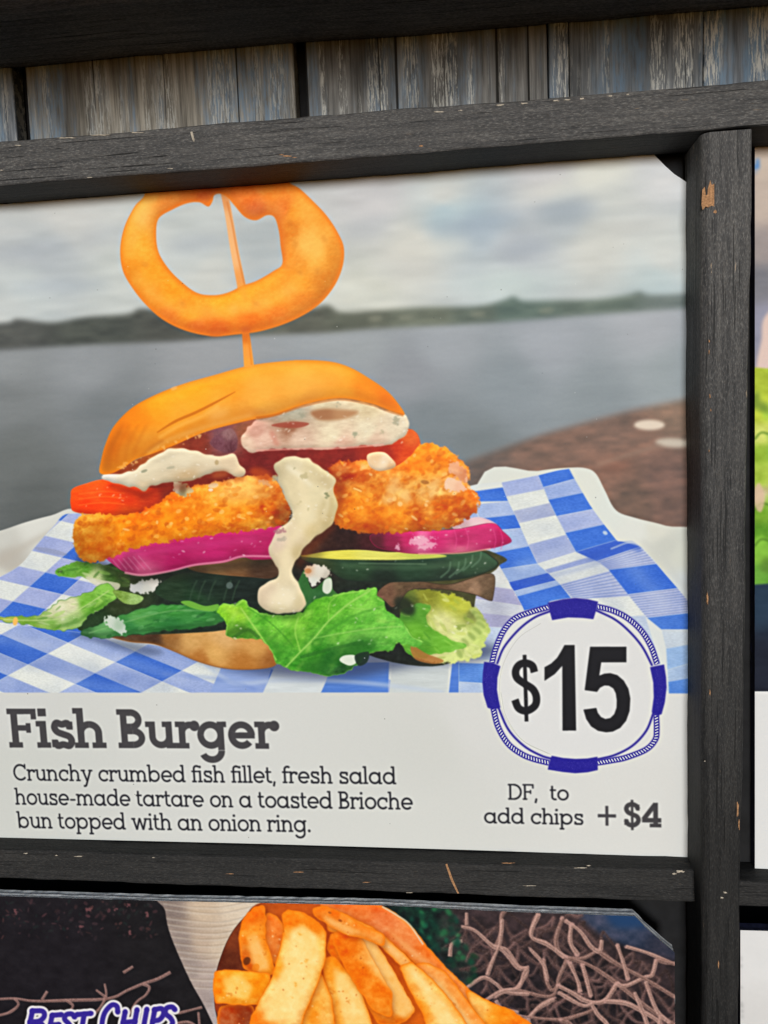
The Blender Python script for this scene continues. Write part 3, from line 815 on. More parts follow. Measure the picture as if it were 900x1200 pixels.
    # red onion on the left
    st([(90, 656), (120, 662), (150, 676), (200, 674), (260, 664), (318, 658)], 10, (22, 20, 14), soft=4, op=.5)
    oni = f([(124, 652), (140, 645), (162, 638), (202, 631), (244, 625), (290, 620), (330, 616), (330, 650), (300, 656), (284, 653), (262, 659), (226, 663), (200, 669), (168, 674), (146, 670), (132, 661)],
            [(135, 655, 190, 60, 116), (150, 662, 150, 50, 92), (170, 668, 196, 90, 130), (180, 645, 172, 42, 98), (230, 640, 176, 40, 100), (290, 632, 178, 42, 100), (210, 660, 162, 22, 88), (290, 648, 172, 26, 92), (250, 654, 182, 36, 104)], soft=.6, n=[((8, 4, 6), 14, 4, 3)], bev=(.5, 5, 0, .9))
    st([(160, 650), (220, 641), (300, 632)], 5, (208, 72, 138), soft=3, op=.5)
    st([(126, 650), (142, 643), (164, 637), (204, 630), (246, 624), (318, 617)], 2, (240, 172, 168), soft=.7, op=.8)
    st([(146, 671), (168, 674), (200, 669), (228, 662), (262, 658), (284, 652), (318, 652)], 2.6, (226, 150, 172), soft=.9, op=.75)
    for i in range(6):
        st([(132 + i * 6, 656 - i), (142 + i * 7, 668)], 1.2, (206, 140, 166), soft=.7, op=.45, clip=oni)
    st([(120, 658), (150, 648), (200, 637), (250, 630), (322, 622)], 5, (120, 14, 50), soft=2.5, op=.0)
    # deep red under the bun
    f([(120, 562), (170, 534), (246, 504), (300, 490), (360, 488), (470, 500), (492, 517), (486, 540), (440, 556), (380, 552), (300, 562), (200, 578), (140, 580)],
      [(190, 528, 170, 92, 40), (230, 518, 132, 52, 36), (262, 514, 128, 84, 92), (290, 505, 150, 90, 66), (300, 540, 108, 26, 26), (330, 530, 116, 30, 28), (400, 532, 128, 32, 26), (440, 530, 156, 44, 26), (260, 560, 118, 40, 26), (200, 566, 120, 36, 26), (480, 515, 208, 86, 36), (485, 528, 206, 74, 26)], soft=.9, n=[((12, 6, 6), 7, 4, 3)])
    # tomato
    f([(83, 582), (85, 573), (100, 567), (122, 562), (150, 568), (182, 572), (206, 570), (206, 584), (180, 596), (150, 604), (118, 604), (88, 600), (83, 592)],
      [(90, 580, 252, 86, 26), (110, 575, 250, 96, 34), (130, 582, 246, 76, 18), (100, 595, 236, 66, 16), (150, 585, 220, 66, 24), (175, 585, 190, 58, 26), (200, 576, 120, 36, 24), (150, 600, 206, 76, 24)], soft=.7, n=[((8, 8, 4), 8, 3, 3)], bev=(.5, 4, 0, .9))
    for y in (576, 582, 589):
        st([(92, y + 3), (120, y), (146, y + 2)], 1.4, (255, 126, 56), soft=.9, op=.5)
    # crumbed fish
    crumbs = dict(n=[((18, 32, 26), 15, 10, 2), ((12, 22, 18), 6, 5, 2)], crumb=(0.016, 8), rag=(.28, 5), bev=(.5, 8, .05, .9))
    def lumps(cl, x0, x1, y0, y1, k, q):
        for _ in range(k):
            x, y = q.uniform(x0, x1), q.uniform(y0, y1)
            a, b, t = q.uniform(2, 6.5), q.uniform(1.3, 3.6), q.uniform(-60, 40)
            bl(x + 1, y + 1.5, a, b, (188, 84, 10), t, soft=1.2, op=.42, clip=cl)
            bl(x, y, a * .85, b * .8, [(250, 158, 34), (246, 142, 20), (252, 176, 66), (255, 206, 124)][q.integers(4)], t, soft=1.3, op=q.uniform(.2, .6), clip=cl, rag=(.5, 3))
    fl = f([(86, 616), (92, 604), (120, 602), (150, 604), (184, 590), (204, 575), (226, 570), (250, 566), (274, 560), (300, 556), (320, 560), (332, 578), (342, 602), (332, 616), (300, 621), (244, 627), (200, 634), (164, 641), (140, 648), (124, 656), (104, 658), (90, 650), (85, 634)],
           [(95, 610, 206, 140, 50), (92, 635, 176, 118, 42), (105, 648, 190, 122, 40), (115, 630, 186, 128, 56), (128, 622, 206, 140, 44), (125, 645, 184, 94, 24), (150, 615, 226, 122, 16), (145, 630, 240, 160, 34), (180, 605, 220, 116, 18), (170, 625, 246, 166, 44), (205, 590, 224, 122, 24), (195, 610, 244, 164, 40), (230, 580, 238, 160, 60), (220, 615, 240, 150, 24),
            (255, 580, 246, 190, 98), (270, 572, 250, 200, 116), (260, 600, 248, 176, 62), (290, 570, 240, 176, 90), (290, 600, 236, 146, 32), (310, 575, 222, 150, 70), (315, 595, 214, 112, 20), (330, 602, 150, 64, 14), (280, 615, 224, 122, 18), (240, 622, 234, 140, 26), (170, 595, 206, 92, 20)], soft=.7, **crumbs)
    r = np.random.default_rng(3)
    bl(190, 612, 110, 26, (236, 126, 10), -14, soft=14, op=.5, clip=fl)
    lumps(fl, 88, 335, 566, 652, 110, r)
    bl(285, 578, 30, 11, (250, 204, 118), -6, soft=6, op=.5, clip=fl, rag=(.5, 8))
    st([(180, 600), (200, 588), (214, 578)], 3, (250, 190, 90), soft=1, op=.7, rag=(.6, 4), clip=fl)
    for _ in range(70):
        x, y = r.uniform(140, 325), r.uniform(568, 630)
        bl(x, y, r.uniform(1.5, 5), r.uniform(1, 2.6), [(254, 214, 140), (250, 190, 84), (226, 120, 14), (255, 226, 168)][r.integers(4)], r.uniform(-50, 20), soft=.9, op=r.uniform(.25, .7), clip=fl)
    f([(203, 566), (210, 564), (226, 574), (222, 580), (206, 580)], [(206, 572, 216, 206, 180), (214, 574, 130, 116, 84), (222, 576, 220, 200, 150)], soft=.7, rag=(.6, 3))
    bl(250, 569, 6, 3, (244, 214, 168), -10, soft=.9)
    bl(247, 574, 3, 2, (248, 226, 190), 0, soft=.7)
    bl(306, 556, 14, 7, (176, 72, 26), 20, soft=2.5, op=.8)
    bl(310, 566, 8, 3, (220, 172, 130), 20, soft=1.2, op=.7, rag=(.5, 3))
    fr = f([(384, 552), (398, 541), (430, 540), (462, 540), (480, 534), (486, 522), (502, 519), (520, 524), (534, 533), (546, 544), (550, 556), (548, 566), (558, 578), (562, 588), (556, 602), (544, 610), (524, 619), (484, 623), (444, 625), (410, 622), (390, 612), (388, 585)],
           [(400, 555, 168, 70, 20), (395, 580, 196, 96, 22), (400, 605, 226, 136, 36), (425, 555, 206, 106, 34), (440, 570, 228, 150, 60), (420, 590, 238, 156, 46), (455, 560, 226, 140, 56), (465, 580, 244, 200, 120), (445, 600, 240, 160, 50), (470, 605, 234, 142, 34), (490, 545, 236, 130, 26), (500, 525, 240, 150, 44), (520, 535, 242, 156, 48), (495, 570, 238, 186, 104), (515, 572, 240, 190, 112),
            (540, 545, 236, 150, 70), (530, 560, 238, 176, 110), (520, 595, 216, 116, 24), (545, 590, 208, 104, 18), (555, 585, 224, 116, 24), (490, 610, 196, 92, 16), (440, 618, 190, 84, 14), (535, 605, 196, 92, 20)], soft=.7, **crumbs)
    bl(430, 600, 60, 20, (232, 120, 12), 0, soft=12, op=.45, clip=fr)
    bl(510, 545, 40, 18, (240, 134, 16), 20, soft=10, op=.4, clip=fr)
    lumps(fr, 395, 558, 525, 620, 90, r)
    for _ in range(90):
        x, y = r.uniform(395, 555), r.uniform(530, 618)
        bl(x, y, r.uniform(1.5, 5), r.uniform(1, 3), [(254, 210, 136), (250, 180, 70), (224, 112, 14), (255, 224, 170)][r.integers(4)], r.uniform(-60, 60), soft=.9, op=r.uniform(.25, .7), clip=fr)
    for x, y, rx, ry, a in ((460, 572, 8, 14, 20), (476, 584, 6, 10, 10), (450, 585, 6, 6, 0), (508, 572, 5, 14, 15), (495, 580, 4, 9, -10)):
        bl(x, y, rx, ry, (246, 206, 140), a, soft=2, op=.6, rag=(.6, 4), clip=fr)
    f([(520, 562), (530, 558), (546, 570), (544, 576), (530, 576), (520, 572)], [(526, 567, 246, 212, 186), (540, 572, 240, 196, 170)], soft=.9, rag=(.5, 3), op=.9)
    f([(524, 543), (536, 541), (546, 552), (548, 566), (540, 562), (530, 556)], [(530, 548, 240, 196, 176), (544, 558, 206, 140, 116)], soft=1.1, rag=(.6, 3), op=.7)
    st([(545, 556), (549, 570), (557, 580), (561, 590)], 2, (246, 214, 186), soft=.8, op=.6, rag=(.5, 2))
    bl(498, 565, 5, 2.4, (120, 62, 22), 10, soft=1.2, op=.5)
    st([(414, 572), (424, 576)], 2, (250, 206, 130), soft=.6)
    # tomato edge on the right, over the fillet
    f([(452, 522), (468, 514), (482, 503), (492, 516), (486, 528), (474, 540), (462, 546), (452, 536), (436, 528)], [(480, 512, 226, 110, 50), (465, 525, 196, 60, 26), (475, 532, 214, 76, 24), (455, 530, 160, 42, 24)], soft=1.0, op=.9, n=[(8, 6, 3)])
    st([(128, 568), (150, 574), (170, 580), (184, 572), (214, 570), (244, 563), (272, 560), (288, 560)], 8, (110, 24, 8), soft=3, op=.5)
    # smear of sauce on the left
    f([(114, 557), (130, 556), (148, 555), (170, 543), (192, 528), (214, 526), (236, 530), (256, 535), (274, 532), (280, 542), (288, 554), (284, 558), (270, 556), (260, 551), (240, 558), (206, 565), (180, 568), (172, 577), (165, 575), (156, 571), (140, 567), (122, 563)],
      [(125, 558, 226, 218, 206), (150, 560, 222, 212, 190), (170, 556, 224, 212, 184), (195, 535, 216, 204, 178), (215, 540, 228, 216, 190), (245, 545, 222, 206, 178), (270, 545, 226, 206, 176), (282, 553, 232, 210, 176), (170, 572, 220, 200, 168), (220, 560, 206, 180, 142)], soft=.7, n=[(5, 12, 4, 3)], bev=(.5, 3, .2, 1.0), rag=(.16, 9, 1))
    st([(150, 560), (186, 545), (216, 536), (250, 540)], 7, (244, 232, 204), soft=3, op=.7)
    bl(169, 552, 4, 1.6, (150, 152, 128), -20, soft=.8, op=.8)
    bl(200, 548, 5, 1.6, (172, 168, 144), -10, soft=1, op=.6)
    bl(254, 542, 2.4, 3, (186, 164, 124), 0, soft=.9, op=.8)
    bl(258, 556, 10, 4, (176, 92, 52), -10, soft=2, op=.7)
    # spread under the bun on the right
    f([(282, 520), (287, 505), (296, 496), (320, 487), (356, 474), (396, 468), (432, 472), (450, 480), (472, 484), (479, 492), (478, 504), (466, 518), (452, 522), (420, 523), (384, 526), (352, 527), (318, 526), (294, 530)],
      [(288, 520, 234, 204, 180), (300, 505, 216, 168, 150), (310, 516, 232, 196, 176), (330, 484, 184, 162, 140), (350, 482, 196, 184, 164), (340, 500, 160, 110, 84), (380, 476, 220, 204, 172), (430, 476, 224, 206, 170), (350, 512, 228, 200, 178), (390, 510, 238, 224, 194), (430, 505, 238, 226, 198), (465, 500, 234, 220, 194), (440, 516, 228, 200, 176), (400, 521, 228, 190, 168)], soft=.7, n=[((9, 11, 11), 9, 4, 3)], bev=(.4, 3, .1, 1.0), rag=(.22, 8, 2))
    f([(364, 483), (380, 479), (400, 480), (420, 482), (412, 488), (396, 492), (374, 492)], [(375, 486, 166, 118, 84), (405, 484, 186, 142, 104)], soft=1.4)
    f([(318, 498), (340, 494), (362, 496), (352, 501), (330, 501)], (156, 72, 56), soft=1.2, op=.8)
    f([(300, 492), (320, 484), (352, 478), (356, 490), (330, 494)], [(310, 490, 176, 150, 128), (345, 484, 184, 178, 158)], soft=1.6, op=.8, n=[(10, 5, 3)])
    st([(318, 505), (322, 516), (326, 522)], 5, (196, 122, 104), soft=2, op=.6)
    st([(300, 528), (350, 526), (400, 525), (450, 521)], 2.4, (238, 170, 156), soft=1, op=.6)
    for x, y, rx, ry, c in ((416, 509, 5, 3.2, (158, 160, 134)), (464, 493, 5, 6, (172, 168, 144)), (440, 500, 4, 2, (196, 190, 160)), (354, 486, 7, 3, (164, 160, 140)), (395, 474, 6, 2, (170, 166, 140)), (448, 506, 6, 2, (186, 176, 146))):
        bl(x, y, rx, ry, c, 10, soft=1, op=.75, rag=(.4, 3))
    # top of the bun
    bun = f([(117, 554), (119, 538), (124, 520), (134, 499), (156, 477), (186, 461), (218, 449), (250, 440), (290, 429), (326, 424), (356, 422), (388, 424), (411, 431), (432, 443), (452, 457), (465, 471), (474, 486), (456, 481), (434, 473), (398, 467), (358, 474), (322, 487), (294, 492), (250, 503), (226, 512), (206, 521), (180, 531), (160, 538), (146, 547), (130, 555)],
            [(122, 545, 196, 120, 34), (128, 525, 206, 116, 26), (140, 510, 222, 130, 30), (150, 535, 226, 152, 56), (160, 490, 240, 148, 34), (175, 525, 236, 164, 66), (190, 480, 246, 162, 42), (210, 500, 248, 170, 56), (220, 515, 236, 166, 76), (230, 465, 246, 160, 36), (260, 490, 248, 180, 78), (270, 450, 244, 160, 44), (300, 470, 250, 180, 74), (300, 487, 238, 164, 76), (320, 435, 244, 162, 52),
             (350, 455, 250, 178, 72), (360, 470, 240, 160, 62), (390, 435, 244, 160, 52), (400, 460, 248, 168, 54), (430, 460, 238, 142, 32), (455, 475, 226, 122, 22), (440, 450, 240, 140, 34)], soft=.8, n=[((4, 7, 6), 30, 12, 2), ((2, 3, 3), 5, 3, 2)], edge=((238, 142, 30), 4.5), bev=(.45, 12, .1, .8))
    bl(345, 446, 70, 13, (255, 190, 92), -3, soft=9, op=.55, clip=bun)
    bl(235, 470, 50, 9, (255, 184, 74), -22, soft=7, op=.4, clip=bun)
    st([(440, 448), (456, 462), (470, 482)], 14, (226, 118, 18), soft=6, op=.5, clip=bun)
    st([(126, 554), (150, 543), (176, 531), (206, 519), (240, 506)], 3.4, (246, 200, 128), soft=1.0, op=.7, rag=(.7, 5))
    st([(124, 552), (150, 536), (186, 518), (226, 503), (262, 494), (300, 484)], 13, (222, 120, 18), soft=6, op=.5, clip=bun)
    st([(120, 548), (126, 520), (142, 496), (166, 478)], 16, (206, 104, 14), soft=7, op=.5, clip=bun)
    for x in (128, 136, 146, 156):
        st([(x, 546 - (x - 128) * .4), (x + 4, 522), (x + 16, 498)], 2.4, (186, 92, 16), soft=1.8, op=.4, clip=bun)
    st([(184, 507), (205, 494), (228, 484), (250, 473), (276, 459)], 3.4, (200, 112, 18), soft=1.0, op=.85, taper=(.4, 1, 1, .9, .3), clip=bun)
    st([(186, 513), (210, 499), (236, 488), (256, 476)], 4, (250, 192, 98), soft=1.6, op=.6, clip=bun)
    st([(172, 532), (196, 516), (224, 506), (250, 498), (296, 486)], 4, (240, 186, 108), soft=2, op=.55, clip=bun)
    st([(124, 550), (128, 528), (142, 504)], 6, (178, 98, 24), soft=3, op=.6, clip=bun)
    st([(138, 545), (146, 524), (154, 506)], 4, (206, 120, 34), soft=2.5, op=.5, clip=bun)
    st([(160, 540), (178, 524), (192, 516)], 3, (176, 100, 30), soft=1.5, op=.5, clip=bun)
    st([(200, 457), (250, 442), (300, 429), (350, 424)], 4, (250, 178, 84), soft=2.5, op=.5, clip=bun)
    bl(204, 455, 4, 2, (244, 200, 150), -20, soft=1, op=.5)
    bl(256, 486, 14, 6, (248, 196, 126), -20, soft=4, op=.4, clip=bun)
    st([(300, 490), (324, 486), (358, 475), (398, 468), (434, 474), (456, 482), (473, 487)], 3, (176, 92, 26), soft=1.2, op=.55)
    # dark gap at the left under the bun and grey translucent bit
    f([(246, 520), (254, 510), (270, 502), (278, 512), (276, 528), (262, 530)], [(255, 518, 112, 66, 78), (268, 508, 150, 112, 112), (272, 522, 96, 52, 62)], soft=1.2, op=.8, n=[(14, 3, 5)])
    # contact shades
    st([(372, 548), (396, 566), (396, 592), (392, 612), (378, 628), (360, 646), (348, 664)], 9, (110, 40, 10), soft=3.5, op=.45)
    st([(304, 712), (320, 719), (342, 722), (360, 712)], 7, (24, 60, 16), soft=3, op=.55)
    # drip of sauce
    f([(318, 545), (328, 538), (342, 535), (358, 536), (372, 545), (386, 555), (397, 562), (391, 573), (397, 590), (392, 610), (381, 622), (368, 630), (356, 644), (344, 662), (343, 670), (351, 688), (358, 704), (355, 714), (338, 719), (316, 716), (303, 707), (304, 690), (315, 680), (326, 675), (324, 662), (316, 648), (317, 633), (326, 621), (338, 613), (342, 602), (333, 582), (326, 560)],
      [(325, 547, 206, 192, 158), (345, 545, 224, 212, 180), (365, 550, 220, 206, 168), (385, 563, 210, 194, 156), (345, 570, 226, 212, 176), (370, 580, 232, 220, 184), (390, 590, 206, 190, 146), (360, 605, 234, 222, 188), (385, 610, 204, 186, 142), (345, 625, 226, 210, 180), (330, 635, 224, 204, 184), (365, 622, 220, 202, 158), (335, 655, 226, 210, 178), (348, 648, 206, 188, 146), (334, 675, 228, 214, 182), (315, 695, 224, 206, 180), (335, 700, 234, 224, 198), (352, 706, 214, 200, 164), (330, 714, 216, 204, 170)], soft=.7, n=[(5, 10, 8, 3)], bev=(.45, 3.5, -.3, .7), rag=(.16, 10, 1))
    st([(350, 550), (356, 580), (356, 610), (338, 640), (334, 672)], 10, (242, 228, 192), soft=4, op=.7)
    bl(330, 700, 15, 10, (244, 232, 202), -10, soft=4, op=.75)
    st([(336, 546), (350, 556), (366, 570)], 5, (250, 242, 218), soft=2.2, op=.6)
    st([(380, 572), (384, 590), (378, 608)], 4, (250, 240, 212), soft=2, op=.5)
    for x, y, rx, ry, a, c in ((383, 580, 2.6, 6, 20, (128, 132, 96)), (357, 558, 6, 4, -30, (196, 184, 144)), (345, 548, 5, 1.5, 20, (176, 168, 130)), (362, 596, 4, 2, 40, (196, 186, 146)), (328, 622, 9, 2.4, -8, (172, 120, 128)), (330, 632, 6, 3, 0, (186, 176, 158)), (350, 590, 5, 2, -20, (212, 198, 158)), (322, 560, 3, 5, 10, (192, 176, 132))):
        bl(x, y, rx, ry, c, a, soft=.9, op=.8, rag=(.4, 3))
    f([(430, 534), (438, 530), (450, 530), (458, 536), (464, 544), (460, 549), (446, 552), (438, 550), (432, 545)], [(440, 536, 238, 206, 166), (450, 542, 246, 226, 196), (458, 547, 230, 190, 146)], soft=.8, bev=(.5, 2, .2, 1))
    # moist glints
    gl = np.random.default_rng(41)
    for x0, x1, y0, y1, k in ((330, 392, 545, 625, 26), (306, 354, 684, 714, 12), (150, 270, 532, 562, 22), (300, 474, 480, 520, 34), (434, 460, 534, 548, 5), (140, 310, 630, 660, 16), (470, 590, 618, 640, 14), (90, 150, 570, 598, 10), (270, 480, 700, 760, 26), (400, 570, 655, 672, 12), (480, 560, 700, 765, 14)):
        for _ in range(k):
            bl(gl.uniform(x0, x1), gl.uniform(y0, y1), gl.uniform(.6, 2.4), gl.uniform(.4, 1.0), (255, 250, 240), gl.uniform(-60, 30), soft=.7, op=gl.uniform(.2, .6))
    # skewer and onion ring
    st([(262, 222), (268, 252), (275, 294), (284, 340)], 9.5, [(264, 230, 222, 156, 102), (262, 260, 238, 186, 136), (272, 300, 244, 190, 136), (282, 330, 236, 164, 96)], soft=.8, taper=(.85, .9, 1, 1.05))
    st([(266, 236), (272, 262), (279, 300), (287, 336)], 2, (206, 128, 70), soft=.8, op=.6)
    st([(287, 384), (289, 400), (292, 430)], 9.5, [(288, 392, 214, 118, 36), (290, 412, 244, 162, 76), (292, 426, 246, 168, 70)], soft=.8, taper=(.8, 1, 1.25))
    st([(291, 395), (295, 428)], 2, (216, 132, 50), soft=.8, op=.6)
    hole = [(186, 256), (203, 245), (220, 238), (234, 237), (244, 242), (249, 236), (251, 229), (258, 227), (266, 231), (275, 241), (287, 254), (300, 258), (313, 252), (322, 255), (327, 271), (329, 288), (331, 309), (320, 318), (301, 329), (284, 335), (267, 343), (250, 346), (230, 343), (210, 328), (196, 313), (186, 296), (183, 276)]
    ring = f([(160, 196), (170, 226), (158, 242), (146, 266), (141, 292), (144, 317), (155, 337), (170, 356), (190, 374), (216, 387), (248, 394), (277, 392), (306, 388), (340, 377), (370, 360), (390, 338), (401, 314), (403, 291), (396, 273), (383, 253), (367, 236), (351, 221), (338, 213), (330, 196)],
             [(165, 245, 248, 184, 92), (172, 230, 238, 156, 74), (150, 280, 240, 158, 54), (165, 290, 248, 178, 66), (155, 325, 232, 150, 46), (175, 320, 246, 166, 50), (175, 350, 238, 146, 44), (200, 345, 246, 166, 46), (195, 372, 236, 128, 46), (225, 365, 246, 160, 46), (230, 385, 232, 118, 44), (260, 355, 248, 168, 46), (255, 388, 226, 108, 34), (285, 350, 248, 172, 54), (290, 378, 238, 126, 36), (320, 345, 248, 170, 58),
              (325, 372, 238, 134, 46), (350, 330, 246, 170, 62), (355, 355, 232, 140, 48), (380, 330, 222, 140, 48), (370, 300, 248, 184, 84), (360, 285, 250, 188, 92), (392, 300, 230, 152, 56), (345, 300, 240, 162, 66), (345, 250, 244, 166, 64), (375, 260, 240, 164, 66), (340, 270, 226, 140, 48), (320, 225, 242, 146, 56), (330, 245, 236, 140, 62), (300, 248, 222, 118, 60), (290, 225, 240, 136, 58), (240, 232, 216, 108, 50), (220, 225, 238, 138, 62), (200, 235, 242, 150, 68)],
             soft=.9, holes=[hole], n=[((4, 9, 9), 16, 12, 2), ((3, 6, 6), 4, 3, 2)], edge=((232, 132, 40), 6.0), bev=(.5, 7, .25, .8), crumb=(.010, 4))
    for pts in ([(152, 300), (156, 265), (170, 240), (182, 228)], [(160, 318), (178, 342), (204, 358), (240, 366), (280, 362), (320, 350), (352, 332)], [(352, 240), (366, 262), (374, 290), (366, 312)]):
        st(pts, 15, (255, 196, 96), soft=6, op=.5, clip=ring)
        st(pts, 6, (255, 208, 122), soft=3.5, op=.4, clip=ring, rag=(.5, 8))
    st([(283, 334), (286, 344), (288, 352)], 8, (246, 172, 66), soft=2.5, op=.7)
    bl(288, 386, 7, 3.5, (200, 98, 40), -6, soft=2, op=.75)
    bl(252, 391, 8, 3, (206, 104, 40), 0, soft=2, op=.6)
    st([(188, 254), (220, 240), (246, 240)], 6, (214, 112, 54), soft=3, op=.5, clip=ring)
    st([(276, 246), (300, 258), (322, 252), (330, 275), (331, 308)], 7, (206, 112, 48), soft=3, op=.55, clip=ring)
    st([(186, 300), (205, 325), (235, 345)], 4, (224, 132, 40), soft=2, op=.45, clip=ring)
    bl(362, 288, 16, 12, (252, 198, 108), 30, soft=6, op=.5, clip=ring)
    bl(168, 252, 9, 14, (252, 200, 118), 30, soft=6, op=.5, clip=ring)
    for x, y in ((340, 262), (352, 320), (336, 312), (346, 286), (380, 280), (372, 318), (170, 310), (214, 356), (300, 356)):
        bl(x, y, 5, 2.5, (206, 130, 50), (x * 7) % 90, soft=1.8, op=.45, clip=ring)

    # vivid print colours
    g = cv.c.mean(2, keepdims=True)
    cv.c[:] = np.clip(g + (cv.c - g) * 1.16, 0, 255)
    # ---------------- white caption strip
    f([(-130, 811.5), (200, 811.6), (500, 811.4), (860, 812.8), (860, 1040), (-130, 1040)], [(0, 830, 212, 213, 210), (20, 900, 208, 210, 205), (250, 850, 215, 216, 212), (500, 870, 212, 213, 208), (480, 980, 216, 217, 212), (760, 940, 221, 221, 217), (790, 830, 224, 224, 221), (560, 840, 218, 218, 215)], soft=.3, smooth=False)
    # price badge (zoom origin 550,690 scale 3.4615)
    z = lambda x, y: (550 + x / 3.4615, 690 + y / 3.4615)
    Zs = lambda L_: [z(*q) for q in L_]
    NAVY, PAPER = (36, 28, 150), (224, 224, 223)
    outline = Zs([(85, 297), (100, 238), (128, 170), (172, 116), (240, 88), (318, 66), (330, 50), (430, 37), (510, 50), (522, 62), (580, 78), (645, 112), (702, 162), (745, 230), (770, 305), (790, 330), (795, 420), (775, 510), (768, 570), (762, 618), (722, 660), (640, 692), (580, 704), (520, 712), (430, 745), (330, 730), (320, 712), (255, 698), (206, 680), (150, 636), (110, 562), (92, 490), (60, 420), (62, 330)])
    f(outline, PAPER, soft=.4)

    def rope(pts, inner, wd=23):
        p = smooth_open(np.array(Zs(pts)), 14)
        st(p, wd / 3.46, NAVY, soft=.3, smooth=False)
        d = np.gradient(p, axis=0)
        seg = np.concatenate([[0], np.cumsum(np.linalg.norm(np.diff(p, axis=0), axis=1))])
        tot = seg[-1]
        k = int(tot / 3.3)
        for i in range(k):
            s_ = (i + .5) / k * tot
            c = np.array([np.interp(s_, seg, p[:, 0]), np.interp(s_, seg, p[:, 1])])
            t_ = np.array([np.interp(s_, seg, d[:, 0]), np.interp(s_, seg, d[:, 1])])
            t_ /= np.linalg.norm(t_)
            n_ = np.array([-t_[1], t_[0]])
            st([c - n_ * 1.9 - t_ * .8, c + n_ * 1.9 + t_ * .8], 1.35, (214, 216, 226), soft=.25, smooth=False)
        st(Zs(inner), 8.5 / 3.46, NAVY, soft=.3)
    rope([(92, 300), (108, 240), (138, 172), (182, 122), (244, 96), (322, 74)], [(112, 305), (140, 238), (200, 166), (265, 116), (330, 90)])
    rope([(518, 72), (580, 88), (640, 118), (696, 168), (736, 232), (762, 306)], [(512, 86), (590, 124), (650, 174), (702, 236), (742, 312)])
    rope([(758, 508), (760, 570), (754, 612), (716, 652), (636, 684), (578, 696), (518, 706)], [(748, 500), (718, 575), (662, 636), (590, 674), (518, 692)])
    rope([(97, 484), (117, 560), (157, 628), (212, 670), (260, 690), (324, 706)], [(116, 478), (158, 570), (220, 636), (290, 676), (345, 692)])
    for blk in ([(318, 56), (380, 42), (430, 37), (480, 42), (522, 52), (515, 86), (503, 123), (460, 118), (400, 116), (336, 127), (325, 88)],
                [(60, 296), (95, 300), (126, 314), (114, 360), (112, 410), (119, 450), (126, 482), (96, 490), (74, 482), (58, 430), (53, 380), (55, 340)],
                [(733, 318), (760, 312), (790, 307), (798, 360), (800, 400), (793, 460), (780, 508), (760, 516), (740, 500), (748, 440), (746, 380)],
                [(334, 677), (380, 686), (430, 690), (480, 688), (520, 681), (521, 735), (480, 744), (430, 748), (380, 743), (318, 733), (324, 705)]):
        q = Zs(blk)
        f(q, NAVY, soft=.35, smooth=False, n=[(4, 1.2, 1.2, 1)])
    r = np.random.default_rng(9)
    for _ in range(60):
        bl(*z(*[(r.uniform(325, 515), r.uniform(50, 115)), (r.uniform(60, 110), r.uniform(310, 475)), (r.uniform(750, 790), r.uniform(320, 500)), (r.uniform(330, 515), r.uniform(695, 738))][r.integers(4)]), .35, .35, (120, 116, 196), soft=.2, op=.6)
    st(Zs([(290, 140), (200, 200), (140, 300), (122, 400), (140, 510), (210, 610), (330, 672)]), .6, (196, 196, 190), soft=.25, op=.8)
    st(Zs([(128, 420), (150, 520), (220, 618), (320, 668)]), .5, (184, 186, 176), soft=.25, op=.7)
    INK = (24, 24, 30)
    f(Zs([(386, 228), (427, 228), (433, 575), (378, 575), (377, 312), (346, 346), (305, 373), (305, 318), (332, 303), (356, 280), (372, 254)]), INK, soft=.35, smooth=False)
    five = [(490, 235), (637, 235), (637, 298), (535, 298), (527, 352)] + [(548, 344), (572, 342), (600, 350), (626, 372), (645, 405), (653, 445), (650, 495), (636, 535), (612, 564), (582, 579), (555, 582), (522, 576), (494, 558), (474, 528), (463, 490)] + [(515, 483)] + [(521, 503), (534, 520), (552, 528), (572, 524), (588, 508), (597, 482), (598, 452), (594, 424), (584, 404), (566, 393), (548, 392), (530, 401), (518, 418)] + [(468, 411)]
    f(Zs(five), INK, soft=.35, smooth=False)
    st(Zs([(264, 338), (255, 312), (228, 301), (202, 309), (188, 333), (194, 362), (226, 386), (258, 408), (272, 440), (266, 474), (232, 495), (200, 484), (185, 450)]), 30 / 3.46, INK, soft=.35)
    st(Zs([(224, 268), (232, 538)]), 15 / 3.46, INK, soft=.35, smooth=False)
    # lettering
    G, K = (70, 68, 71), (34, 34, 42)
    write(cv, "Fish", (11.4, 876.0), (125.2, 876.6), 31.0, 2.5, 1.3, G, -0.45)
    write(cv, "Burger", (139.4, 876.6), (324.6, 877.5), 31.0, 2.5, 1.3, G, -0.45)
    write(cv, "Crunchy crumbed fish fillet, fresh salad", (15.9, 914.6), (464.4, 919.0), 13.2, 1.62, 1.3, K)
    write(cv, "house-made tartare on a toasted Brioche", (18.4, 942.8), (483.8, 948.8), 13.2, 1.62, 1.3, K)
    write(cv, "bun topped with an onion ring.", (20.8, 970.2), (364.2, 975.2), 13.2, 1.62, 1.3, K)
    write(cv, "DF,  to", (595.6, 937.0), (666.4, 938.0), 12.6, 1.65, 1.2, K)
    write(cv, "add chips", (567.2, 964.6), (683.8, 966.6), 12.6, 1.65, 1.2, K)
    write(cv, "+", (699.6, 968.2), (724.4, 968.6), 20.0, 2.4, 1.2, (74, 72, 76))
    write(cv, "$4", (730.4, 969.0), (775.6, 969.6), 19.6, 2.7, 1.2, G)
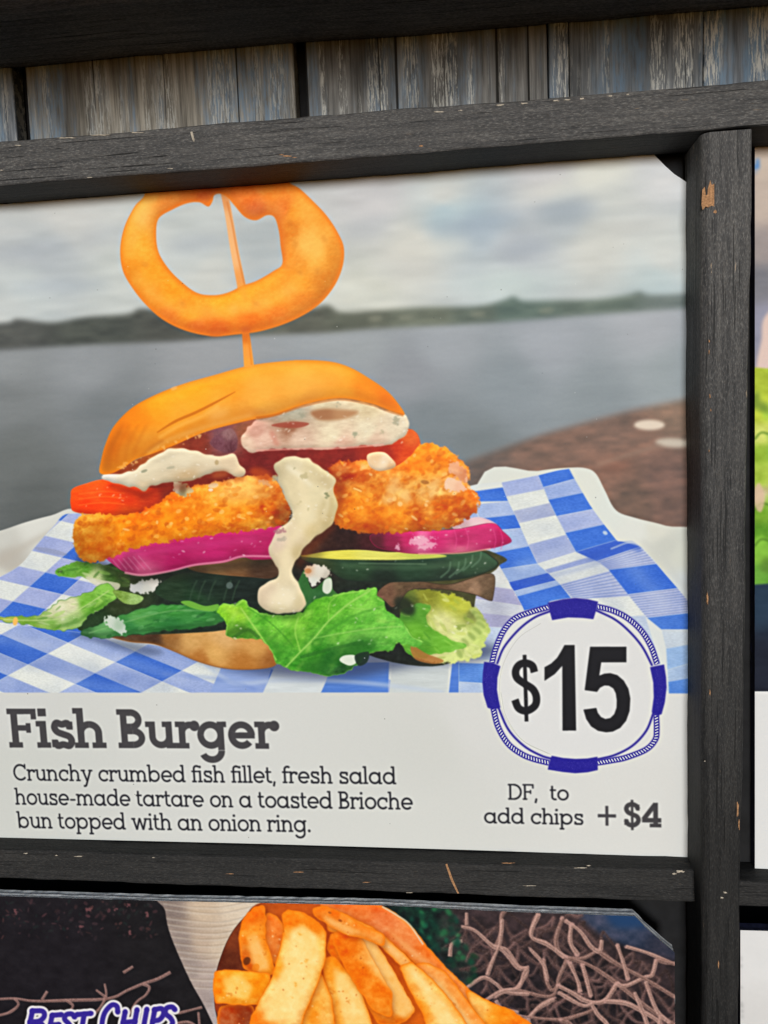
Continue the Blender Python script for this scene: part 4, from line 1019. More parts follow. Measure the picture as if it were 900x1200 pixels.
    # specks and dust
    for _ in range(90):
        x, y = r.uniform(0, 800), r.uniform(200, 1000)
        bl(x, y, r.uniform(.3, .8), r.uniform(.3, .7), (80, 80, 78) if r.random() < .6 else (236, 236, 232), soft=.25, op=r.uniform(.25, .7))


# ------------------------------------------------------------------ print of the chips sign
def paint_chips(cv):
    f, st, bl = cv.fill, cv.stroke, cv.blob
    r = np.random.default_rng(21)
    f([(-100, 1000), (860, 1000), (860, 1700), (-100, 1700)], [(50, 1100, 27, 24, 29), (200, 1080, 25, 23, 26), (400, 1150, 26, 24, 26), (650, 1150, 26, 22, 26), (760, 1180, 24, 22, 26)], smooth=False, n=[(5, 14, 10, 3)])
    for _ in range(150):
        x, y = r.uniform(-20, 185), r.uniform(1056, 1100)
        c = [(70, 52, 56), (110, 70, 74), (38, 46, 44), (96, 62, 60), (30, 44, 42)][r.integers(5)]
        bl(x, y, r.uniform(1, 4), r.uniform(.6, 2), c, r.uniform(0, 180), soft=.9, op=r.uniform(.15, .55))
    for x, y in ((150, 1060), (152, 1094), (172, 1072), (104, 1066), (135, 1064), (118, 1087), (18, 1069), (95, 1086)):
        bl(x, y, 4, 2.2, (150, 96, 98), (x * 13) % 90, soft=1.0, op=.6, rag=(.6, 2.5))
    f([(690, 1050), (820, 1050), (820, 1125), (745, 1112), (700, 1092), (676, 1066)], [(690, 1070, 34, 62, 98), (740, 1082, 34, 62, 98), (780, 1110, 26, 42, 66)], soft=3)
    # net behind: thin dim strands
    def strand(p, w, c, op=1.0, soft=.7):
        st(p, w * 1.25, c, soft=soft, op=op, taper=r.uniform(.65, 1.15, 6), n=[(16, 1.6, 1.6, 2)])
        q = np.array(p, float)
        st(q + (-w * .18, -w * .22), w * .4, tuple(min(255, v * 1.22) for v in c), soft=.8, op=op * .35)
        st(q + (w * .25, w * .28), w * .3, tuple(v * .55 for v in c), soft=.6, op=op * .6)
    f([(452, 1060), (512, 1058), (540, 1090), (556, 1140), (545, 1160), (500, 1110)], (14, 38, 32), soft=4, op=.85, n=[((8, 22, 14), 8, 7, 3)])
    f([(520, 1056), (690, 1060), (720, 1086), (800, 1118), (830, 1400), (560, 1400)], [(600, 1080, 92, 72, 72), (680, 1080, 96, 74, 72), (760, 1130, 78, 60, 60), (620, 1150, 44, 36, 38), (700, 1180, 34, 28, 30)], soft=4, op=.42, n=[((34, 26, 26), 9, 8, 3)])
    for lay, (sp, k, wd) in enumerate(((26, .5, 2.6), (24, .72, 3.0))):       # folded layers of the net behind
        node = {}
        for i in range(-2, 20):
            for j in range(-2, 18):
                bx, by = 535 + (i + .5 * (j % 2)) * sp, 1060 + j * sp * .52 + (i * sp - 120) * .12
                node[i, j] = (bx + 9 * math.sin(by * .05 + i + lay * 2) + r.uniform(-5, 5), by + 7 * math.sin(bx * .04 + j) + r.uniform(-4, 4))
        for (i, j), a in node.items():
            for di in ((0, -1)[j % 2 == 0] if False else (-1 if j % 2 == 0 else 0), (0 if j % 2 == 0 else 1)):
                b = node.get((i + di, j + 1))
                if b is None or a[1] < 1068 + max(0, a[0] - 665) * .55 or a[0] < 520 + (a[1] - 1060) * .5 or a[1] > 1260 or r.random() < .12:
                    continue
                mid = ((a[0] + b[0]) / 2 + r.uniform(-3, 3), (a[1] + b[1]) / 2 + r.uniform(0, 4))
                kk = k * r.uniform(.7, 1.15)
                strand([a, mid, b], wd * r.uniform(.8, 1.2), (150 * kk, 116 * kk, 112 * kk), op=.85, soft=1.3)
    z = lambda x, y: (580 + x / 3.913, 1040 + y / 3.913)
    net = (176, 142, 132)
    for p in ([(310, 140), (280, 230), (290, 290), (330, 320), (400, 325), (470, 290)], [(330, 320), (440, 360), (560, 440), (660, 520), (760, 590), (840, 640)], [(330, 330), (290, 420), (290, 450), (260, 470), (235, 420), (225, 330)],
              [(290, 450), (350, 480), (420, 520), (500, 520), (560, 440)], [(560, 440), (600, 450), (690, 410), (720, 400), (740, 330)], [(470, 290), (560, 350), (690, 420), (830, 505)], [(320, 150), (390, 200), (440, 270), (480, 290), (490, 240)],
              [(500, 520), (600, 530), (680, 570), (750, 615), (800, 700)], [(20, 270), (60, 290), (110, 360), (150, 380), (100, 460), (60, 470), (0, 500)], [(270, 510), (200, 550), (150, 600), (110, 590)], [(0, 280), (30, 200), (30, 130), (60, 90)], [(200, 120), (165, 220), (240, 260), (320, 320)],
              [(440, 530), (470, 580), (520, 640), (540, 760)], [(290, 480), (400, 540), (450, 530)], [(110, 590), (290, 605), (400, 580), (450, 560)], [(560, 260), (590, 350), (610, 420)], [(600, 270), (700, 300), (820, 350)], [(740, 330), (800, 345), (830, 350)], [(340, 340), (380, 430), (390, 480)], [(400, 350), (440, 500)], [(160, 280), (220, 350), (240, 420)], [(100, 470), (250, 500), (290, 450)], [(350, 170), (345, 250), (380, 310)], [(690, 430), (740, 560), (800, 620)], [(640, 480), (700, 640), (690, 760)], [(300, 605), (360, 640), (380, 760)], [(760, 590), (740, 720)], [(150, 600), (190, 700), (300, 760)]):
        w = r.uniform(3.4, 4.6)
        strand([z(*q) for q in p], w, net if r.random() < .6 else (142, 112, 104), op=.95)
        for q in (p[0], p[-1]):
            bl(*z(*q), w * .75, w * .6, (188, 150, 142), 20, soft=1, op=.8, rag=(.4, 2.5))
    z = lambda x, y: (400 + x / 4.09, 1050 + y / 4.09)
    for p in ([(575, 145), (640, 165), (720, 235), (760, 250), (800, 290), (850, 345), (900, 340)], [(770, 110), (765, 180), (755, 240), (720, 320), (700, 380)], [(600, 440), (680, 390), (740, 420), (790, 460), (900, 470)], [(690, 500), (770, 455), (850, 440), (870, 380), (890, 345)], [(600, 80), (600, 140)], [(520, 290), (530, 230), (580, 215)], [(740, 500), (770, 540), (850, 560)]):
        strand([z(*q) for q in p], 3.8, net, op=.9)
    # parsley
    for _ in range(130):
        x, y = z(r.uniform(230, 640), r.uniform(50, 420))
        if (x - 400) * 4.09 < 230 + (y - 1050) * 4.09 * .95 - 20 or (x - 400) * 4.09 > 560 + (y - 1085) * 1.0 and y < 1110:
            continue
        k = r.uniform(.6, 1.6)
        bl(x, y, r.uniform(2, 6), r.uniform(1.5, 4), [(22 * k, 74 * k, 54 * k), (36 * k, 96 * k, 60 * k), (14 * k, 48 * k, 38 * k)][r.integers(3)], r.uniform(0, 180), soft=1.6, op=.7)
    # left strands
    z = lambda x, y: (x / 3.4615, 1030 + y / 3.4615)
    for p in ([(-20, 488), (60, 485), (140, 495), (270, 492), (440, 485), (520, 450), (580, 425), (640, 405), (692, 378)], [(60, 485), (75, 510), (40, 540), (-10, 555)], [(270, 492), (296, 515), (270, 545), (200, 600)], [(425, 425), (430, 475), (400, 530), (350, 570)], [(390, 450), (432, 482)], [(580, 425), (606, 440), (590, 472), (550, 505), (500, 600)], [(192, 455), (170, 490)], [(720, 545), (780, 530), (820, 520)], [(500, 380), (540, 355)], [(700, 590), (760, 580), (800, 600)], [(805, 540), (810, 600)]):
        strand([z(*q) for q in p], 2.9, (150, 118, 112), op=.85)
    # paper cone
    z = lambda x, y: (180 + x / 3.4615, 1040 + y / 3.4615)
    Zs = lambda L_: [z(*q) for q in L_]
    cone = f(Zs([(30, 20), (46, 90), (60, 165), (92, 252), (150, 380), (200, 470), (240, 552), (300, 680), (330, 700), (290, 600), (264, 550), (250, 490), (248, 420), (256, 340), (285, 250), (320, 180), (370, 120), (440, 62), (480, 20)]),
             [z(70, 100) + (136, 122, 116), z(110, 220) + (150, 136, 130), z(200, 90) + (206, 186, 164), z(330, 90) + (220, 204, 184), z(200, 220) + (194, 174, 156), z(260, 240) + (208, 190, 170), z(150, 330) + (160, 146, 140), z(215, 360) + (182, 166, 158), z(200, 450) + (166, 152, 148), z(240, 520) + (180, 168, 166)], soft=.7, n=[(5, 20, 3, 2), (4, 2, 2, 2)])
    for i in range(13):
        y = 70 + i * 27 + r.uniform(-5, 5)
        st(Zs([(40, y - 10), (120, y + r.uniform(-6, 6)), (200, y + 8), (280, y + r.uniform(-4, 14)), (400, y - 16)]), 1.3, (150, 130, 112), soft=.9, op=.35, clip=cone)
        st(Zs([(40, y - 4), (120, y + 7), (200, y + 14), (280, y + 12), (400, y - 10)]), 2, (214, 204, 192), soft=.9, op=.35, clip=cone)
    # inside of the cone and the chips
    base = f(Zs([(440, 60), (700, 30), (900, 60), (960, 110), (1090, 240), (1263, 412), (1367, 465), (1500, 560), (1560, 900), (320, 900), (264, 550), (250, 490), (248, 420), (256, 340), (285, 250), (320, 180), (370, 120)]),
      [z(300, 280) + (92, 40, 22), z(330, 220) + (120, 56, 30), z(340, 520) + (150, 62, 30), z(600, 90) + (190, 86, 24), z(720, 240) + (176, 70, 14), z(860, 420) + (186, 78, 12), z(1000, 500) + (206, 96, 18)], soft=.7, n=[((10, 8, 6), 7, 6, 3)])

    def chip(pts, cols, pale=None, pc=(252, 214, 140)):
        ctr = np.array(pts).mean(0)
        pts = ctr + (np.array(pts) - ctr) * 1.06
        pale = None if pale is None else ctr + (np.array(pale) - ctr) * 1.04
        f(np.array(pts) + (2.0, 3.0), (120, 44, 8), soft=3.4, op=.5, clip=base, smooth=False)
        m = f(pts, cols, soft=.9, smooth=False, n=[((6, 18, 20), 12, 9, 2), ((5, 9, 9), 4, 4, 2)], edge=((236, 128, 24), 2.8), rag=(.12, 7, 2), bev=(.35, 5, .2, .6))
        if pale is not None:
            f(pale, pc, soft=2.6, op=.9, smooth=False, clip=m, n=[((4, 10, 16), 8, 8, 3)])
        for _ in range(6):
            p = np.array(pts)
            c = p.mean(0) + (p[r.integers(len(p))] - p.mean(0)) * r.uniform(.1, .9)
            bl(c[0], c[1], r.uniform(.5, 1.6), r.uniform(.4, 1), [(255, 236, 190), (170, 76, 18), (196, 92, 20)][r.integers(3)], r.uniform(0, 180), soft=.5, op=.6, clip=m)
        for _ in range(4):
            p = np.array(pts)
            c = p.mean(0) + (p[r.integers(len(p))] - p.mean(0)) * r.uniform(.1, .8)
            bl(c[0], c[1], r.uniform(1.5, 5), r.uniform(.8, 2), (206, 110, 28), r.uniform(0, 180), soft=1, op=.5, clip=m, rag=(.5, 3))
        return m
    O = lambda x, y, r_, g_, b_: z(x, y) + (r_, g_, b_)
    chip(Zs([(270, 485), (330, 478), (400, 480), (420, 560), (400, 700), (300, 700), (262, 540)]), [O(300, 520, 176, 78, 34), O(380, 520, 140, 58, 26)])
    chip(Zs([(458, 105), (500, 118), (525, 150), (528, 220), (495, 320), (470, 270), (452, 200)]), [O(480, 150, 236, 132, 56), O(500, 240, 226, 130, 60)])
    chip(Zs([(366, 130), (405, 90), (448, 76), (456, 130), (452, 210), (478, 280), (492, 330), (470, 352), (420, 345), (368, 325), (352, 250), (350, 190)]), [O(400, 120, 232, 118, 24), O(420, 180, 246, 160, 60), O(380, 300, 204, 98, 24), O(450, 310, 240, 150, 40)], Zs([(385, 200), (420, 190), (460, 290), (470, 330), (420, 335), (395, 280)]), (250, 196, 120))
    bl(*z(378, 298), 4, 5, (70, 34, 18), 30, soft=1.2, op=.7)
    bl(*z(415, 325), 4, 5, (230, 130, 30), 30, soft=1.2, op=.7)
    # right-hand chips
    z3 = lambda x, y: (400 + x / 4.09, 1050 + y / 4.09)
    Z3 = lambda L_: [z3(*q) for q in L_]
    O3 = lambda x, y, r_, g_, b_: z3(x, y) + (r_, g_, b_)
    chip(Z3([(-80, 20), (60, 40), (200, 55), (270, 95), (340, 150), (400, 235), (500, 345), (600, 440), (660, 520), (560, 480), (420, 380), (300, 270), (160, 160), (0, 92), (-80, 70)]), [O3(60, 70, 226, 116, 50), O3(220, 110, 230, 130, 74), O3(300, 190, 230, 128, 66), O3(420, 290, 232, 128, 56), O3(540, 420, 238, 150, 80)], Z3([(200, 140), (330, 240), (470, 360), (560, 450), (450, 380), (300, 250)]), (240, 172, 110))
    chip(Z3([(600, 445), (700, 505), (820, 555), (900, 610), (960, 700), (900, 800), (720, 800), (650, 620)]), [O3(660, 520, 246, 186, 100), O3(760, 570, 240, 150, 40), O3(860, 610, 236, 130, 30)])
    chip(Z3([(-60, 70), (0, 86), (150, 150), (300, 275), (345, 330), (290, 345), (180, 235), (60, 190), (-60, 170)]), [O3(30, 130, 240, 150, 56), O3(150, 200, 240, 156, 66), O3(290, 310, 244, 176, 100)], Z3([(100, 150), (180, 190), (300, 290), (250, 280), (140, 200)]), (248, 196, 126))
    chip(Z3([(350, 340), (420, 330), (500, 370), (610, 510), (690, 620), (700, 800), (600, 800), (520, 500)]), [O3(420, 370, 238, 158, 84), O3(560, 520, 240, 160, 80)], Z3([(420, 400), (480, 420), (620, 600), (640, 760), (560, 560)]), (250, 206, 136))
    chip(Z3([(285, 350), (345, 325), (430, 400), (520, 500), (600, 620), (620, 800), (440, 800), (400, 580), (330, 450)]), [O3(310, 370, 246, 180, 90), O3(400, 470, 250, 196, 110), O3(360, 520, 236, 136, 26), O3(500, 600, 246, 186, 100)], Z3([(310, 350), (350, 345), (500, 520), (570, 640), (560, 780), (480, 640), (400, 480)]), (252, 220, 150))
    chip(Z3([(-40, 190), (60, 190), (140, 200), (185, 260), (260, 390), (345, 540), (300, 590), (230, 612), (175, 600), (100, 480), (0, 350), (-60, 260)]), [O3(20, 230, 232, 120, 22), O3(60, 330, 230, 110, 10), O3(150, 470, 226, 112, 10), O3(220, 590, 228, 122, 26)], Z3([(95, 195), (150, 205), (260, 380), (345, 535), (300, 580), (250, 560), (180, 420), (110, 260)]), (248, 204, 130))
    # middle chips
    chip(Zs([(685, 300), (735, 285), (790, 350), (840, 420), (885, 560), (900, 700), (760, 700), (735, 540), (700, 400)]), [O(720, 330, 236, 140, 30), O(760, 400, 248, 186, 90), O(820, 500, 246, 190, 104), O(740, 520, 240, 160, 60)], Zs([(730, 330), (780, 360), (830, 440), (870, 560), (800, 640), (760, 500)]))
    chip(Zs([(675, 345), (700, 400), (722, 460), (735, 560), (740, 700), (590, 700), (590, 550), (630, 460)]), [O(680, 400, 246, 184, 92), O(640, 500, 238, 150, 44), O(700, 520, 244, 180, 90)])
    chip(Zs([(740, 185), (790, 178), (840, 205), (900, 320), (960, 420), (960, 520), (890, 490), (830, 410), (765, 300), (735, 230)]), [O(770, 220, 228, 110, 12), O(830, 330, 230, 112, 10), O(880, 290, 246, 180, 96), O(900, 440, 236, 130, 30)], Zs([(840, 205), (880, 230), (930, 330), (960, 420), (900, 350)]), (250, 196, 120))
    chip(Zs([(650, 85), (700, 78), (780, 110), (850, 155), (930, 190), (930, 240), (850, 205), (790, 195), (700, 145), (655, 115)]), [O(690, 100, 230, 122, 32), O(800, 160, 236, 140, 52), O(900, 210, 240, 150, 66)], Zs([(690, 110), (780, 150), (850, 185), (780, 185), (710, 145)]), (246, 186, 110))
    bl(*z(757, 134), 2.4, 1.4, (150, 70, 20), 20, soft=.6, op=.8)
    bl(*z(715, 102), 2, 1.2, (160, 80, 24), 20, soft=.6, op=.8)
    chip(Zs([(250, 345), (300, 336), (380, 342), (470, 352), (466, 400), (448, 472), (380, 474), (300, 470), (254, 466), (247, 400)]), [O(270, 400, 238, 132, 20), O(340, 400, 250, 196, 92), O(420, 400, 240, 150, 30), O(440, 450, 236, 140, 30), O(300, 440, 246, 170, 60)], Zs([(280, 370), (350, 360), (400, 400), (380, 450), (300, 440)]), (252, 206, 116))
    chip(Zs([(520, 120), (545, 104), (605, 112), (660, 150), (694, 190), (692, 290), (660, 390), (620, 480), (590, 570), (540, 700), (400, 700), (398, 530), (440, 440), (480, 370), (515, 250), (530, 180)]),
         [O(560, 125, 234, 120, 14), O(640, 150, 234, 126, 20), O(600, 220, 252, 212, 130), O(670, 240, 250, 190, 92), O(560, 300, 252, 214, 140), O(640, 340, 250, 200, 110), O(510, 330, 240, 150, 40), O(520, 420, 252, 214, 142), O(460, 480, 246, 190, 110), O(420, 540, 236, 130, 34), O(560, 500, 250, 206, 130)],
         Zs([(560, 175), (600, 160), (660, 200), (670, 290), (620, 430), (570, 530), (450, 530), (470, 450), (530, 320)]), (253, 222, 150))
    for x, y in ((590, 185), (620, 300), (600, 305), (535, 345), (575, 395), (480, 420), (700, 500), (560, 440)):
        bl(*z(x, y), 4, 2, (236, 170, 70), (x * 11) % 120, soft=1, op=.7, rag=(.5, 3))
    st(Z3([(195, 50), (260, 88), (325, 135), (392, 232)]), 1.8, (214, 218, 206), soft=.7, op=.8)
    g = cv.c.mean(2, keepdims=True)
    cv.c[:] = np.clip(g + (cv.c - g) * 1.15, 0, 255)
    # lettering
    z1 = lambda x, y: (x / 3.4615, 1030 + y / 3.4615)
    letters = [[(132, 535), (110, 640)], [(130, 535), (172, 536), (180, 556), (160, 576), (122, 580)], [(122, 580), (165, 586), (176, 606), (158, 634), (110, 640)],
               [(212, 553), (194, 640)], [(212, 553), (250, 550)], [(206, 592), (240, 590)], [(194, 638), (236, 636)],
               [(303, 560), (292, 548), (270, 550), (262, 568), (280, 588), (290, 608), (275, 632), (246, 636)], [(312, 550), (370, 545)], [(342, 548), (326, 640)],
               [(478, 540), (474, 516), (452, 512), (424, 545), (414, 595), (428, 630), (458, 630)], [(508, 538), (490, 630)], [(556, 530), (538, 628)], [(500, 582), (548, 578)], [(596, 528), (578, 625)],
               [(628, 530), (610, 628)], [(626, 530), (656, 526), (664, 546), (648, 570), (620, 576)], [(710, 530), (698, 519), (676, 524), (672, 546), (692, 564), (700, 586), (680, 608), (650, 610)]]
    for w, c in ((11.5, (226, 222, 226)), (6.0, (56, 40, 150))):
        for p in letters:
            q = np.array([z1(*v) for v in p])
            st(q, w, c, soft=.5)
            for e in (q[0], q[-1]):
                bl(e[0], e[1], w / 2, w / 2, c, soft=.5)


def paint_salad(cv):
    """the neighbouring sign: only its edge shows"""
    f, bl = cv.fill, cv.blob
    r = np.random.default_rng(31)
    f([(860, 120), (1700, 60), (1700, 815), (860, 811)], [(890, 180, 206, 190, 176), (890, 240, 196, 180, 168), (890, 290, 160, 150, 148), (890, 330, 122, 122, 130), (890, 380, 150, 150, 170), (890, 700, 34, 56, 78), (890, 780, 24, 30, 46), (1200, 300, 150, 156, 166), (1300, 700, 40, 52, 70)], smooth=False, n=[(6, 30, 12, 3)])
    bl(887, 195, 3.5, 12, (84, 140, 206), 5, soft=1.5, rag=(.5, 4))
    f([(886, 432), (892, 400), (900, 366), (960, 330), (1100, 320), (1300, 420), (1300, 460), (890, 450)], [(895, 410, 226, 200, 190), (1000, 400, 220, 180, 150)], soft=1.5)
    lf = f([(870, 440), (900, 432), (1300, 440), (1320, 600), (1200, 690), (900, 684), (870, 676)], [(890, 450, 170, 190, 50), (890, 480, 196, 212, 60), (890, 510, 214, 222, 110), (890, 530, 150, 186, 50), (890, 560, 176, 206, 70), (888, 580, 216, 196, 160), (890, 600, 120, 170, 40), (890, 625, 90, 150, 30), (890, 650, 132, 190, 60), (890, 672, 96, 160, 50), (1100, 560, 120, 170, 60)], soft=1.0, n=[((14, 14, 10), 18, 12, 2), ((5, 6, 4), 6, 5, 2)])
    for _ in range(60):
        x, y = r.uniform(880, 1280), r.uniform(440, 680)
        k = r.uniform(.6, 1.2)
        bl(x, y, r.uniform(6, 20), r.uniform(4, 12), (130 * k, 186 * k, 60 * k), r.uniform(0, 180), soft=2, op=.6, rag=(.5, 6), clip=lf)
    for y0 in (515, 598, 640):
        cv.stroke([(884, y0), (892, y0 - 8), (902, y0 - 6)], 2.4, (74, 120, 24), soft=.8, op=.7)
    f([(884, 575), (890, 566), (896, 584), (892, 600), (885, 594)], (222, 190, 160), soft=1.2, op=.8)
    f([(860, 810), (1700, 812), (1700, 1060), (860, 1060)], (226, 226, 225), soft=.3, smooth=False)


def paint_plain(cv):
    cv.fill([(840, 1060), (1700, 1060), (1700, 1700), (840, 1700)], [(890, 1100, 226, 225, 224), (890, 1200, 216, 214, 212), (1200, 1150, 224, 224, 222)], smooth=False, n=[(4, 40, 40, 3)])
    r = np.random.default_rng(4)
    for _ in range(12):
        cv.blob(869 + r.uniform(-1, 1), r.uniform(1095, 1260), r.uniform(.6, 1.4), r.uniform(1, 3), (120, 120, 120), 0, soft=.6, op=.4)


# ------------------------------------------------------------------ materials
def new_mat(name):
    m = bpy.data.materials.new(name)
    m.use_nodes = True
    nt = m.node_tree
    return m, nt, nt.nodes["Principled BSDF"]


def nd(nt, kind, **kw):
    n = nt.nodes.new(kind)
    for k, v in kw.items():
        setattr(n, k, v)
    return n


def noise_node(nt, vec, scale, detail=4.0, rough=0.6):
    n = nd(nt, "ShaderNodeTexNoise")
    n.inputs["Scale"].default_value = scale
    n.inputs["Detail"].default_value = detail
    n.inputs["Roughness"].default_value = rough
    nt.links.new(vec, n.inputs["Vector"])
    return n.outputs["Fac"]


def ramp(nt, fac, stops):
    n = nd(nt, "ShaderNodeValToRGB")
    cr = n.color_ramp
    while len(cr.elements) < len(stops):
        cr.elements.new(0.5)
    for e, (p, c) in zip(cr.elements, stops):
        e.position = p
        e.color = (c, c, c, 1) if not hasattr(c, '__len__') else (*c, 1)
    nt.links.new(fac, n.inputs[0])
    return n.outputs["Color"]


def mixc(nt, fac, a, b, mode='MIX'):
    n = nd(nt, "ShaderNodeMix", data_type='RGBA', blend_type=mode)
    for s, v in ((n.inputs[0], fac), (n.inputs[6], a), (n.inputs[7], b)):
        if isinstance(v, (int, float)):
            s.default_value = v
        elif isinstance(v, tuple):
            s.default_value = (*v, 1)
        else:
            nt.links.new(v, s)
    return n.outputs[2]


def grain_vec(nt, scale, seed):
    g = nd(nt, "ShaderNodeNewGeometry")
    mp = nd(nt, "ShaderNodeMapping")
    mp.inputs["Scale"].default_value = scale
    mp.inputs["Location"].default_value = (seed * 3.1, seed * 1.7, seed * 2.3)
    nt.links.new(g.outputs["Position"], mp.inputs["Vector"])
    return mp.outputs["Vector"]


def bump(nt, bsdf, height, strength, dist):
    b = nd(nt, "ShaderNodeBump")
    b.inputs["Strength"].default_value = strength
    b.inputs["Distance"].default_value = dist
    nt.links.new(height, b.inputs["Height"])
    nt.links.new(b.outputs[0], bsdf.inputs["Normal"])


def stained_timber(name, along, seed, wear=0.5, tone=1.0, fade=None):
    """black-stained rough timber, grain along 'X' or 'Z'"""
    m, nt, bs = new_mat(name)
    lo, hi = 11.0, 240.0
    sc = (lo, hi, hi) if along == 'X' else (hi, hi, lo)
    v = grain_vec(nt, sc, seed)
    fib = noise_node(nt, v, 1.0, 5, 0.65)
    sc2 = (60, 620, 620) if along == 'X' else (620, 620, 60)
    fine = noise_node(nt, grain_vec(nt, sc2, seed + 1), 1.0, 3, 0.6)
    iso = noise_node(nt, grain_vec(nt, (330, 1300, 1300) if along == 'X' else (1300, 1300, 330), seed + 2), 1.0, 3, 0.7)
    big = noise_node(nt, grain_vec(nt, (9, 9, 9), seed + 3), 1.0, 3, 0.5)
    c = ramp(nt, fib, [(0.30, (0.010 * tone, 0.010 * tone, 0.011 * tone)), (0.48, (0.030 * tone, 0.029 * tone, 0.029 * tone)), (0.72, (0.056 * tone, 0.053 * tone, 0.050 * tone))])
    c = mixc(nt, ramp(nt, fine, [(0.35, 0.0), (0.75, 0.45)]), c, (0.075 * tone, 0.071 * tone, 0.067 * tone))
    c = mixc(nt, ramp(nt, big, [(0.35, 0.0), (0.7, 0.35)]), c, (0.018 * tone, 0.018 * tone, 0.019 * tone))
    c = mixc(nt, ramp(nt, iso, [(0.40, 0.55), (0.52, 0.0)]), c, (0.012 * tone, 0.012 * tone, 0.012 * tone))
    c = mixc(nt, ramp(nt, iso, [(0.55, 0.0), (0.72, 0.7)]), c, (0.105 * tone, 0.1 * tone, 0.093 * tone))
    # deep checks running with the grain
    sc3 = (9.0, 620, 620) if along == 'X' else (620, 620, 9.0)
    chk = noise_node(nt, grain_vec(nt, sc3, seed + 5), 1.0, 2, 0.5)
    c = mixc(nt, ramp(nt, chk, [(0.30, 0.95), (0.35, 0.0)]), c, (0.006, 0.006, 0.006))
    # bare wood where the stain has worn off
    sc4 = (60, 330, 330) if along == 'X' else (330, 330, 60)
    w1 = noise_node(nt, grain_vec(nt, sc4, seed + 7), 1.0, 4, 0.65)
    w2 = noise_node(nt, grain_vec(nt, (16, 16, 16), seed + 8), 1.0, 2, 0.5)
    ww = nd(nt, "ShaderNodeMath", operation='MULTIPLY')
    nt.links.new(ramp(nt, w1, [(0.66, 0.0), (0.72, 1.0)]), ww.inputs[0])
    nt.links.new(ramp(nt, w2, [(0.55, 0.0), (0.68, wear)]), ww.inputs[1])
    c = mixc(nt, ww.outputs[0], c, (0.23, 0.17, 0.115))
    if fade:      # lighter towards the top: heights z0 (none) to z1 (full)
        g = nd(nt, "ShaderNodeNewGeometry")
        sp = nd(nt, "ShaderNodeSeparateXYZ")
        nt.links.new(g.outputs["Position"], sp.inputs[0])
        mr = nd(nt, "ShaderNodeMapRange")
        mr.inputs[1].default_value, mr.inputs[2].default_value = fade[0], fade[1]
        nt.links.new(sp.outputs[2], mr.inputs[0])
        c2 = mixc(nt, 1.0, c, (fade[2],) * 3, 'MULTIPLY')
        c = mixc(nt, mr.outputs[0], c, c2)
    nt.links.new(c, bs.inputs["Base Color"])
    bs.inputs["Roughness"].default_value = 0.72
    bs.inputs["Specular IOR Level"].default_value = 0.25
    h = mixc(nt, 0.5, fib, fine)
    h = mixc(nt, 0.25, h, iso)
    h = mixc(nt, ramp(nt, chk, [(0.30, 1.0), (0.35, 0.0)]), h, (0.0, 0.0, 0.0))
    bump(nt, bs, h, 0.7, 0.0016)
    return m


def weathered_board(name, seed, base, white, blue, dark):
    """old board: brown-grey fibres with remains of white and blue paint in vertical streaks"""
    m, nt, bs = new_mat(name)
    v = grain_vec(nt, (330, 60, 12.0), seed)
    fib = noise_node(nt, v, 1.0, 6, 0.7)
    c = ramp(nt, fib, [(0.28, tuple(x * 0.25 for x in base)), (0.48, tuple(x * 0.75 for x in base)), (0.72, tuple(min(1, x * 1.5) for x in base))])
    bz = noise_node(nt, grain_vec(nt, (34, 10, 3.0), seed + 11), 1.0, 4, 0.6)
    bf = noise_node(nt, grain_vec(nt, (420, 60, 60), seed + 12), 1.0, 4, 0.7)
    bm = nd(nt, "ShaderNodeMath", operation='MULTIPLY')
    nt.links.new(ramp(nt, bz, [(0.46, 0.0), (0.56, blue)]), bm.inputs[0])
    nt.links.new(ramp(nt, bf, [(0.38, 0.1), (0.60, 1.0)]), bm.inputs[1])
    c = mixc(nt, bm.outputs[0], c, (0.20, 0.30, 0.42))
    wz = noise_node(nt, grain_vec(nt, (46, 10, 2.0), seed + 21), 1.0, 3, 0.6)
    wf = noise_node(nt, grain_vec(nt, (700, 80, 60), seed + 22), 1.0, 4, 0.75)
    wm = nd(nt, "ShaderNodeMath", operation='MULTIPLY')
    nt.links.new(ramp(nt, wz, [(0.45, 0.0), (0.54, white)]), wm.inputs[0])
    nt.links.new(ramp(nt, wf, [(0.50, 0.0), (0.55, 1.0)]), wm.inputs[1])
    c = mixc(nt, wm.outputs[0], c, (0.66, 0.67, 0.64))
    ck = noise_node(nt, grain_vec(nt, (130, 20, 1.2), seed + 31), 1.0, 2, 0.5)
    c = mixc(nt, ramp(nt, ck, [(0.31, 0.95), (0.34, 0.0)]), c, (0.012, 0.011, 0.010))
    dk = noise_node(nt, grain_vec(nt, (20, 10, 9), seed + 41), 1.0, 3, 0.6)
    c = mixc(nt, ramp(nt, dk, [(0.45, 0.0), (0.7, dark)]), c, (0.03, 0.027, 0.025))
    nt.links.new(c, bs.inputs["Base Color"])
    bs.inputs["Roughness"].default_value = 0.85
    bs.inputs["Specular IOR Level"].default_value = 0.2
    bump(nt, bs, mixc(nt, 0.5, fib, wf), 0.5, 0.0012)
    return m


PRINT_GAIN = 1.0


